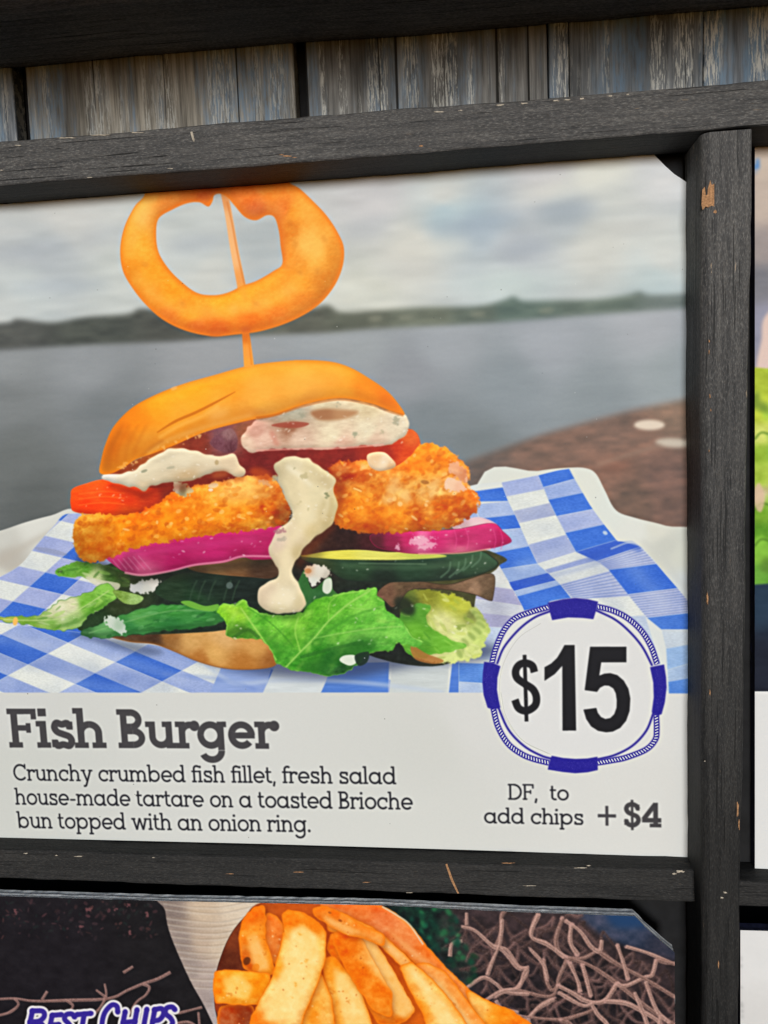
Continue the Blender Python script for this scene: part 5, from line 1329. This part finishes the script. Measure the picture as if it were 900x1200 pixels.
def print_mat(name, img):
    m, nt, bs = new_mat(name)
    uv = nd(nt, "ShaderNodeUVMap", uv_map="print")
    tx = nd(nt, "ShaderNodeTexImage", image=img, interpolation='Cubic', extension='EXTEND')
    nt.links.new(uv.outputs[0], tx.inputs[0])
    c = mixc(nt, 1.0, tx.outputs["Color"], (PRINT_GAIN,) * 3, 'MULTIPLY')
    nt.links.new(c, bs.inputs["Base Color"])
    bs.inputs["Roughness"].default_value = 0.55
    bs.inputs["Specular IOR Level"].default_value = 0.12
    v = grain_vec(nt, (420, 420, 420), 3)
    bump(nt, bs, noise_node(nt, v, 1.0, 3, 0.5), 0.04, 0.0003)
    return m


def plain_mat(name, c, rough=0.6, var=0.0, scale=60.0):
    m, nt, bs = new_mat(name)
    v = grain_vec(nt, (scale, scale, scale), 1)
    n = noise_node(nt, v, 1.0, 4, 0.6)
    cc = ramp(nt, n, [(0.3, tuple(max(0, x * (1 - var)) for x in c)), (0.7, tuple(min(1, x * (1 + var)) for x in c))])
    nt.links.new(cc, bs.inputs["Base Color"])
    bs.inputs["Roughness"].default_value = rough
    bs.inputs["Specular IOR Level"].default_value = 0.25
    return m


# ------------------------------------------------------------------ timber pieces
def timber(name, quad, y_front, y_back, mat, parent, bevel=0.003, seed=0, wob=0.0007, seg=40, long='X', segs=3, mat_side=None):
    """a sawn length of wood: front outline quad (X,Z corners TL,TR,BR,BL), extruded to y_back, edges eased and a little uneven"""
    (tl, tr, br, bl_) = [np.array(q, float) for q in quad]
    n = seg
    # cross-section ring with eased front edges, swept along the long axis
    r = np.random.default_rng(seed)
    k = np.arange(n + 1) / n
    ph = r.uniform(0, 6.28, 8)
    def wav(i, s):
        x = k * s
        return (np.sin(x * 5.1 + ph[i]) * .5 + np.sin(x * 13.7 + ph[i + 1]) * .3 + np.sin(x * 31 + ph[i + 2]) * .2 + r.uniform(-.35, .35, n + 1)) * wob
    if long == 'X':
        A0, A1, B0, B1 = tl, tr, bl_, br           # edge a (top) and edge b (bottom)
    else:
        A0, A1, B0, B1 = tl, bl_, tr, br           # edge a (left) and edge b (right)
    ea = A0[None] + (A1 - A0)[None] * k[:, None]
    eb = B0[None] + (B1 - B0)[None] * k[:, None]
    ac = (eb - ea) / np.linalg.norm(eb - ea, axis=1)[:, None]
    ea = ea + ac * wav(0, 3)[:, None]
    eb = eb + ac * wav(3, 3)[:, None]
    wf = wav(5, 3) * 0.7
    ba, bb = (bevel if hasattr(bevel, '__len__') else (bevel, bevel))
    rings = []
    for i in range(n + 1):
        ring = [(ea[i], y_back)]
        for q in range(segs + 1):
            t = q / segs * math.pi / 2
            ring.append((ea[i] + ac[i] * ba * (1 - math.cos(t)), y_front + ba * (1 - math.sin(t)) + wf[i]))
        for q in range(segs + 1):
            t = q / segs * math.pi / 2
            ring.append((eb[i] - ac[i] * bb * (1 - math.sin(t)), y_front + bb * (1 - math.cos(t)) + wf[i]))
        ring.append((eb[i], y_back))
        rings.append(ring)
    m = len(rings[0])
    verts = [(p[0], y, p[1]) for ring in rings for p, y in ring]
    faces = []
    for i in range(n):
        for j in range(m):
            a, b = i * m + j, i * m + (j + 1) % m
            faces.append((a, b, b + m, a + m))
    faces.append(tuple(range(m))[::-1])
    faces.append(tuple(n * m + j for j in range(m)))
    o = mesh_obj(name, verts, faces, mat, parent)
    bm_ = bmesh.new()
    bm_.from_mesh(o.data)
    bmesh.ops.recalc_face_normals(bm_, faces=bm_.faces)
    if mat_side:                 # faces not turned to the front take the darker side material
        for fc in bm_.faces:
            if fc.normal.y > -0.5:
                fc.material_index = 1
    bm_.to_mesh(o.data)
    bm_.free()
    if mat_side:
        o.data.materials.append(mat_side)
    return o


def XZ(px, py, Y):
    X, Z = at(px, py, Y)
    return (float(X), float(Z))


def chip_patch(name, pts, Y, mat, parent, off=0.0004):
    """a spot where the stain has broken away"""
    n = len(pts)
    v = [V(x, y, Y - off) for x, y in pts] + [V(x, y, Y + 0.001) for x, y in pts]
    fs = [tuple(range(n))] + [(i, (i + 1) % n, n + (i + 1) % n, n + i) for i in range(n)]
    return mesh_obj(name, v, fs, mat, parent)


def ragged(x, y, w, h, seed, n=14):
    r = np.random.default_rng(seed)
    t = np.linspace(0, 2 * np.pi, n, endpoint=False)
    k = r.uniform(.3, .85, n)
    return [(x + w / 2 * math.cos(a) * q, y + h / 2 * math.sin(a) * q) for a, q in zip(t, k)]


# ------------------------------------------------------------------ signs
def flat_print(name, cv, mat, pts, Y, parent, smooth=False):
    q = np.array(pts, float)
    if smooth:
        q = smooth_closed(q, 3)
    X, Z = at(q[:, 0], q[:, 1], cv.Y)
    o = mesh_obj(name, [(x, Y, zz) for x, zz in zip(X, Z)], [tuple(range(len(X)))], mat, None)
    me = o.data
    if me.polygons[0].normal.y > 0:
        me.flip_normals()
    uvl = me.uv_layers.new(name="print")
    for lp in me.loops:
        c = me.vertices[lp.vertex_index].co
        uvl.data[lp.index].uv = cv.uv(c.x, c.z)
    o.parent = parent
    root = parent
    off = Vector((0, 0, 0))
    while root:
        off += root.location
        root = root.parent
    o.matrix_parent_inverse = Matrix.Translation(off).inverted()
    return o


def board(name, pts, Y, thick, mat, parent, layers=1, seed=0):
    """the stiff panel that carries a print: outline traced at its face, real thickness behind, edges a little frayed"""
    r = np.random.default_rng(seed)
    q = np.array(pts, float)
    dense = []
    for a, b in zip(q, np.roll(q, -1, 0)):
        k = max(1, int(np.linalg.norm(b - a) / 9))
        for i in range(k):
            dense.append(a + (b - a) * i / k)
    q = np.array(dense)
    X, Z = at(q[:, 0], q[:, 1], Y)
    cx, cz = X.mean(), Z.mean()
    ys = [Y + 0.0003]
    for i in range(layers):
        ys += [Y + thick * (i + 0.45) / layers, Y + thick * (i + 0.9) / layers]
    ys[-1] = Y + thick
    n = len(q)
    verts = []
    for i, y in enumerate(ys):
        j = r.normal(0, 0.00016 if i else 0.00008, n)
        inset = 0.0 if i % 2 == 0 else -0.0005
        d = np.stack([X - cx, Z - cz], 1)
        d /= np.linalg.norm(d, axis=1)[:, None]
        for k in range(n):
            verts.append((X[k] + d[k, 0] * (j[k] + inset), y, Z[k] + d[k, 1] * (j[k] + inset)))
    faces = [tuple(range(n))]
    for l in range(len(ys) - 1):
        for k in range(n):
            a, b = l * n + k, l * n + (k + 1) % n
            faces.append((a, b, b + n, a + n))
    faces.append(tuple((len(ys) - 1) * n + k for k in range(n))[::-1])
    o = mesh_obj(name, verts, faces, mat, parent)
    bm_ = bmesh.new()
    bm_.from_mesh(o.data)
    bmesh.ops.recalc_face_normals(bm_, faces=bm_.faces)
    bm_.to_mesh(o.data)
    bm_.free()
    return o


# ================================================================== the place
Y_WALL, Y_FRAME, Y_LOW, Y_CHIP = 0.014, -0.046, -0.021, -0.036

# ---- weathered board wall behind the frame
wall = empty("board_wall", (0, Y_WALL + 0.02, 1.0), "weathered vertical board wall with worn blue and white paint above the black frame", "wall")
mats_b = [weathered_board("weathered_board_a", 1, (0.33, 0.31, 0.27), 0.6, 0.85, 0.55),
          weathered_board("weathered_board_b", 5, (0.25, 0.25, 0.245), 1.0, 0.6, 0.6),
          weathered_board("weathered_board_c", 9, (0.24, 0.26, 0.28), 1.0, 1.0, 0.5),
          weathered_board("weathered_board_d", 13, (0.24, 0.27, 0.31), 1.0, 1.0, 0.4)]
edges = [(-330, -192, 0), (-190, 16, 3), (30, 192.4, 0), (193.4, 346, 0), (359, 642, 1), (644, 667, 3), (668, 824, 2), (825.4, 962, 3), (964, 1100, 1), (1104, 1260, 2)]
for i, (a, b, k) in enumerate(edges):
    dy = ((i * 37) % 5) * 0.0005
    xa, xb = XZ(a, 115, Y_WALL)[0], XZ(b, 115, Y_WALL)[0]
    timber("board", [(xa, 2.25), (xb, 2.25), (xb, 0.85), (xa, 0.85)], Y_WALL + dy, Y_WALL + 0.018, mats_b[k], wall, bevel=0.0015, seed=50 + i, wob=0.0005, seg=30, long='Z', segs=2)
dark_gap = plain_mat("dark_cavity_board", (0.012, 0.012, 0.013), 0.9, 0.3)
x0, x1 = XZ(-340, 115, Y_WALL)[0], XZ(1270, 115, Y_WALL)[0]
timber("backing_sheet", [(x0, 2.26), (x1, 2.26), (x1, 0.84), (x0, 0.84)], Y_WALL + 0.0205, Y_WALL + 0.03, dark_gap, wall, bevel=0.001, seed=3, wob=0.0)

# ---- heavy beam overhead
beam_mat = stained_timber("stained_timber_beam", 'X', 31, wear=0.1, tone=4.6)
YB = -0.40  # unseen front depth drawn out for the shade it drops on the boards
b0 = (XZ(-330, 600, YB)[0] - 0.3, XZ(-330, 107, Y_WALL)[1])
b1 = (XZ(1160, 600, YB)[0] + 0.3, XZ(1160, -12, Y_WALL)[1])
bm_root = empty("overhead_beam", (0, YB, b0[1]), "wide black-stained timber overhang above the boards and signs", "beam")
timber("beam", [(b0[0], b0[1] + 0.06), (b1[0], b1[1] + 0.06), b1, b0], YB, Y_WALL - 0.0005, beam_mat, bm_root, bevel=(0.006, 0.014), seed=8, wob=0.0012, segs=4)

# ---- black timber frame
frame = empty("sign_frame", (XZ(845, 1200, Y_FRAME)[0], Y_FRAME, 1.0), "black-stained rough timber frame holding the food signs", "frame")
m_rail = stained_timber("stained_timber_rail", 'X', 2, wear=0.75, tone=2.4)
m_post = stained_timber("stained_timber_post", 'Z', 12, wear=0.7, tone=0.52, fade=(1.2, 1.72, 5.0))
m_low = stained_timber("stained_timber_ledge", 'X', 22, wear=0.9, tone=0.7)
YR = Y_FRAME - 0.002
line = lambda x, xa, ya, xb, yb: ya + (yb - ya) * (x - xa) / (xb - xa)
rt = lambda x: line(x, 0, 165, 900, 93)
rb = lambda x: line(x, 0, 217.5, 880, 148.5)
timber("top_rail", [XZ(-330, rt(-330), YR), XZ(1160, rt(1160), YR), XZ(1160, rb(1160), YR), XZ(-330, rb(-330), YR)], YR, 0.0, m_rail, frame, bevel=0.0022, seed=1, wob=0.0007, seg=90, mat_side=m_low)
# post between the signs, standing under the rail
timber("post", [XZ(822.5, 155.5, Y_FRAME), XZ(882, 151.0, Y_FRAME), XZ(862, 1420, Y_FRAME), XZ(824.5, 1420, Y_FRAME)], Y_FRAME, 0.004, m_post, frame, bevel=(0.0075, 0.002), seed=2, wob=0.0007, seg=90, long='Z', segs=6)
# post at the left of the burger sign
timber("post", [XZ(-178, 232, Y_FRAME), XZ(-118, 227, Y_FRAME), XZ(-84, 1420, Y_FRAME), XZ(-144, 1420, Y_FRAME)], Y_FRAME, 0.004, m_post, frame, bevel=(0.004, 0.004), seed=4, wob=0.0007, seg=60, long='Z', segs=4)
# ledges below the signs
xl = XZ(-82, 1000, 0.0)[0]
xpl, xpr = XZ(807.5, 1020, 0.0)[0], XZ(868, 1020, Y_FRAME)[0]
za, zb = XZ(-82, 979.3, 0.0)[1], XZ(807, 1004.6, 0.0)[1]
zc, zd = XZ(807, 1058, Y_LOW)[1], XZ(-82, 1027, Y_LOW)[1]
timber("ledge", [(xl, za), (xpl, zb), (xpl, zc), (xl, zd)], Y_LOW, 0.010, m_low, frame, bevel=0.0022, seed=6, wob=0.0006, seg=70)
ze, zf = XZ(884, 1017.5, 0.0)[1], XZ(884, 1062, Y_LOW)[1]
xr = xpr + 0.52
timber("ledge", [(xpr, ze), (xr, ze - 0.012), (xr, zf - 0.012), (xpr, zf)], Y_LOW, 0.010, m_low, frame, bevel=0.0022, seed=7, wob=0.0006, seg=50)
# black panel closing the back of the frame
xa, xb = XZ(-160, 600, 0.011)[0], xr
zt, zz = XZ(400, 190, 0.011)[1], 0.95
back_m = plain_mat("black_back_panel", (0.011, 0.011, 0.012), 0.8, 0.35)
timber("back_panel", [(xa, XZ(-160, rb(-160) - 12, YR)[1]), (xb, XZ(1160, rb(1160) - 12, YR)[1]), (xb, zz), (xa, zz)], 0.0112, 0.0132, back_m, frame, bevel=0.0003, seed=9, wob=0.0)

bare = plain_mat("bare_orange_wood", (0.40, 0.21, 0.10), 0.8, 0.45, 700)
pale = plain_mat("bare_pale_wood", (0.46, 0.40, 0.32), 0.8, 0.4, 500)
k = 0
for pts in ([(818, 222), (821, 219), (822, 229), (824, 228), (824.5, 221), (827.5, 211), (829, 217), (832, 215), (832, 242), (829, 241), (825, 243), (822, 242), (818.5, 246), (817, 240)],):
    chip_patch("bare_wood_patch", [(x + 5, y) for x, y in pts], Y_FRAME, bare, frame, 0.0006)
for x, y, w, h, mt in ((838, 248, 6, 7, bare), (864.5, 948, 4.5, 30, bare), (866, 966, 3, 22, bare), (829, 702, 3, 22, bare), (831, 400, 2.2, 6, bare), (831, 412, 1.8, 9, bare), (832, 464, 1.8, 10, bare), (833, 480, 1.6, 6, bare), (831, 528, 1.6, 5, bare), (832, 812, 1.8, 12, bare), (826, 892, 3, 2, pale), (850, 1046, 7, 4, pale), (846, 1052, 5, 3, pale), (842, 1130, 2, 14, bare)):
    k += 1
    chip_patch("bare_wood_patch", ragged(x, y, w, h, k), Y_FRAME, mt, frame)
for x, y, w, h, mt in ((336, 181.5, 16, 2.5, bare), (330, 179.8, 8, 2, bare), (345, 183, 8, 1.6, bare), (105, 206.5, 10, 1.6, pale), (2, 198, 5, 2, pale), (22, 169, 12, 2.4, pale), (78, 160, 34, 2.0, pale), (120, 156.6, 40, 2.2, pale), (160, 153.8, 26, 2.0, pale), (515, 129.5, 22, 2.2, pale), (540, 128, 8, 2, pale), (586, 121.5, 16, 3.4, pale), (614, 119.6, 14, 2.4, pale), (652, 116.5, 10, 3.0, pale), (664, 115.5, 14, 2.4, pale), (682, 114, 10, 2.8, pale), (715, 111, 12, 2.2, pale), (736, 109, 5, 2.2, pale), (455, 171.5, 12, 3, bare), (494, 169.5, 8, 2.6, bare), (200, 196, 10, 1.4, pale)):
    k += 1
    chip_patch("bare_wood_patch", ragged(x, y + 1.5, w, h, k), YR, mt, frame)
chip_patch("scratch", [(223, 154.5), (225.5, 154), (228, 164), (227.5, 166.5), (225.5, 164)], YR, pale, frame)
chip_patch("scratch", [(522, 1013), (524, 1012), (531, 1031), (538, 1047), (536, 1047), (528, 1031)], Y_LOW, bare, frame)
for x, y, w, h, mt in ((92, 999.5, 16, 2, pale), (66, 998.5, 5, 2, pale), (30, 996, 8, 2, pale), (180, 1001, 6, 1.6, pale), (797, 1017, 16, 5, pale), (790, 1020, 8, 3, pale), (680, 1013, 22, 2, pale), (690, 1010.5, 10, 1.6, pale), (595, 1007.5, 26, 1.6, bare), (350, 1018, 20, 1.4, bare), (430, 1030, 16, 1.3, bare), (620, 1034, 24, 1.3, pale), (480, 1042, 14, 1.2, pale), (270, 1020, 14, 1.2, bare)):
    k += 1
    chip_patch("bare_wood_patch", ragged(x, y + 4, w, h, k), Y_LOW, mt, frame)

# ---- signs
foam = plain_mat("foam_board_edge", (0.78, 0.78, 0.77), 0.8, 0.3, 300)
navy = plain_mat("navy_board_edge", (0.020, 0.022, 0.055), 0.6, 0.4, 200)
TH = 0.0100

burger_out = [(-72, 245.2), (380, 210.6), (765, 179.8), (772, 187), (780, 195), (790, 204), (800, 210.5), (808.3, 216), (808, 420), (807, 700), (806.2, 1004.6), (550, 996), (300, 988.6), (-72, 979.6)]
cv = Canvas(-80, 826, 172, 1016, 0.0)
paint_burger(cv)
sg = empty("fish_burger_sign", V(390, 988, 0.0), "menu sign showing a fish burger, $15 badge and caption", "sign", "menu signs in the frame")
board("board", burger_out, 0.0, TH, foam, sg, 2, 1)
pm = print_mat("fish_burger_print", cv.image("fish_burger_print"))
pr = flat_print("printed_picture", cv, pm, burger_out, -0.0001, sg)
pr["label"] = "printed photograph of a burger by the water above a white caption strip"
for i, (nm, lab, x0, y0, x1, y1) in enumerate((("title_lettering", "large dark grey title reading Fish Burger", 8, 826, 330, 892), ("caption_lettering", "first caption line about crumbed fish fillet and salad", 13, 894, 468, 923), ("caption_lettering", "second caption line about tartare and Brioche", 16, 923.5, 488, 953),
                                           ("caption_lettering", "third caption line about the onion ring", 19, 953.5, 368, 981), ("note_lettering", "small printed note reading DF, to", 592, 914, 670, 944), ("note_lettering", "small printed note reading add chips", 564, 944.5, 688, 974), ("extra_price_lettering", "grey extra price reading +$4", 697, 938, 780, 974))):
    flat_print(nm, cv, pm, [(x0, y0), (x1, y0), (x1, y1), (x0, y1)], -0.0002, pr)["label"] = lab
zb_ = lambda x, y: (550 + x / 3.4615, 690 + y / 3.4615)
flat_print("price_badge", cv, pm, [zb_(*q) for q in ((84, 297), (98, 238), (126, 168), (172, 112), (240, 84), (316, 62), (330, 46), (430, 36), (510, 44), (524, 58), (580, 74), (647, 108), (706, 160), (750, 228), (772, 303), (792, 310), (801, 400), (782, 510), (772, 570), (766, 620), (724, 664), (640, 696), (580, 708), (523, 716), (520, 738), (430, 749), (320, 736), (316, 714), (255, 702), (204, 684), (146, 638), (106, 562), (90, 492), (70, 482), (52, 380), (58, 297))], -0.0002, pr)["label"] = "round life-ring badge in navy rope with the price $15"
flat_print("onion_ring_picture", cv, pm, [(168, 226.6), (157, 242), (145, 266), (140, 292), (143, 317), (154, 338), (169, 357), (190, 375), (216, 388), (248, 395), (277, 393), (306, 389), (341, 378), (371, 361), (391, 339), (402, 314), (404, 291), (397, 272), (384, 252), (368, 235), (352, 220), (340, 214)], -0.0002, pr)["label"] = "printed golden onion ring on a wooden skewer"
flat_print("burger_picture", cv, pm, [(116, 555), (118, 538), (123, 520), (133, 498), (155, 476), (186, 460), (218, 448), (250, 439), (285, 430), (326, 423), (356, 421), (388, 423), (412, 430), (433, 442), (453, 456), (466, 470), (475, 485), (481, 495), (493, 516), (510, 519), (536, 532), (549, 548), (552, 568), (563, 588), (560, 604), (578, 611), (600, 632), (598, 638), (580, 646), (585, 662), (580, 675), (579, 704), (572, 722), (575, 738), (570, 757), (562, 771), (540, 777), (500, 778), (465, 766), (430, 770), (404, 791), (386, 794), (346, 787), (284, 786), (228, 775), (190, 760), (110, 749), (70, 740), (4, 729), (-4, 724), (30, 721), (66, 705), (120, 686), (64, 674), (92, 657), (128, 658), (104, 659), (88, 650), (84, 634), (86, 612), (82, 582), (100, 566), (116, 560)], -0.0002, pr)["label"] = "printed stacked fish burger with dripping tartare sauce"

chips_out = [(-110, 1040), (0, 1050), (200, 1056), (450, 1061), (600, 1068.5), (744, 1073.5), (757, 1087), (776, 1104), (790.5, 1116), (791, 1200), (792, 1560), (-110, 1540)]
cv2 = Canvas(-116, 802, 1036, 1566, Y_CHIP)
paint_chips(cv2)
s2 = empty("chips_sign", V(350, 1300, Y_CHIP), "menu sign of hot chips in a paper cone over fishing net, frayed grey top edge", "sign", "menu signs in the frame")
board("board", chips_out, Y_CHIP, TH, foam, s2, 2, 2)
pm2 = print_mat("chips_print", cv2.image("chips_print"))
pr2 = flat_print("printed_picture", cv2, pm2, chips_out, Y_CHIP - 0.0001, s2)
z2 = lambda x, y: (180 + x / 3.4615, 1040 + y / 3.4615)
flat_print("title_lettering", cv2, pm2, [(26, 1178), (110, 1172), (212, 1172), (212, 1222), (26, 1226)], Y_CHIP - 0.0002, pr2)["label"] = "slanted navy lettering with a white outline reading Best Chips"
flat_print("paper_cone_picture", cv2, pm2, [z2(*q) for q in ((40, 62), (60, 165), (92, 252), (150, 380), (200, 470), (240, 552), (300, 680), (290, 600), (264, 550), (250, 490), (248, 420), (256, 340), (285, 250), (320, 180), (370, 120), (436, 72))], Y_CHIP - 0.0002, pr2)["label"] = "printed ridged paper cone"

right_out = [(884.6, 172), (1190, 149), (1520, 125), (1520, 1046), (884.6, 1017.5)]
cv3 = Canvas(878, 1530, 120, 1056, 0.0, S=2000)
paint_salad(cv3)
s3 = empty("salad_burger_sign", V(1100, 1020, 0.0), "menu sign with green lettuce picture over white strip, right of the post", "sign", "menu signs in the frame")
board("board", right_out, 0.0, TH, navy, s3, 1, 3)
flat_print("printed_picture", cv3, print_mat("salad_print", cv3.image("salad_print")), right_out, -0.0001, s3)

plain_out = [(867.6, 1090), (1500, 1108), (1500, 1560), (868, 1560)]
cv4 = Canvas(860, 1510, 1084, 1566, Y_CHIP, S=1500)
paint_plain(cv4)
s4 = empty("plain_white_sign", V(1100, 1300, Y_CHIP), "plain white sign with a dark navy edge below the lettuce sign", "sign", "menu signs in the frame")
board("board", plain_out, Y_CHIP, TH, navy, s4, 1, 4)
flat_print("printed_sheet", cv4, print_mat("plain_print", cv4.image("plain_print")), plain_out, Y_CHIP - 0.0001, s4)
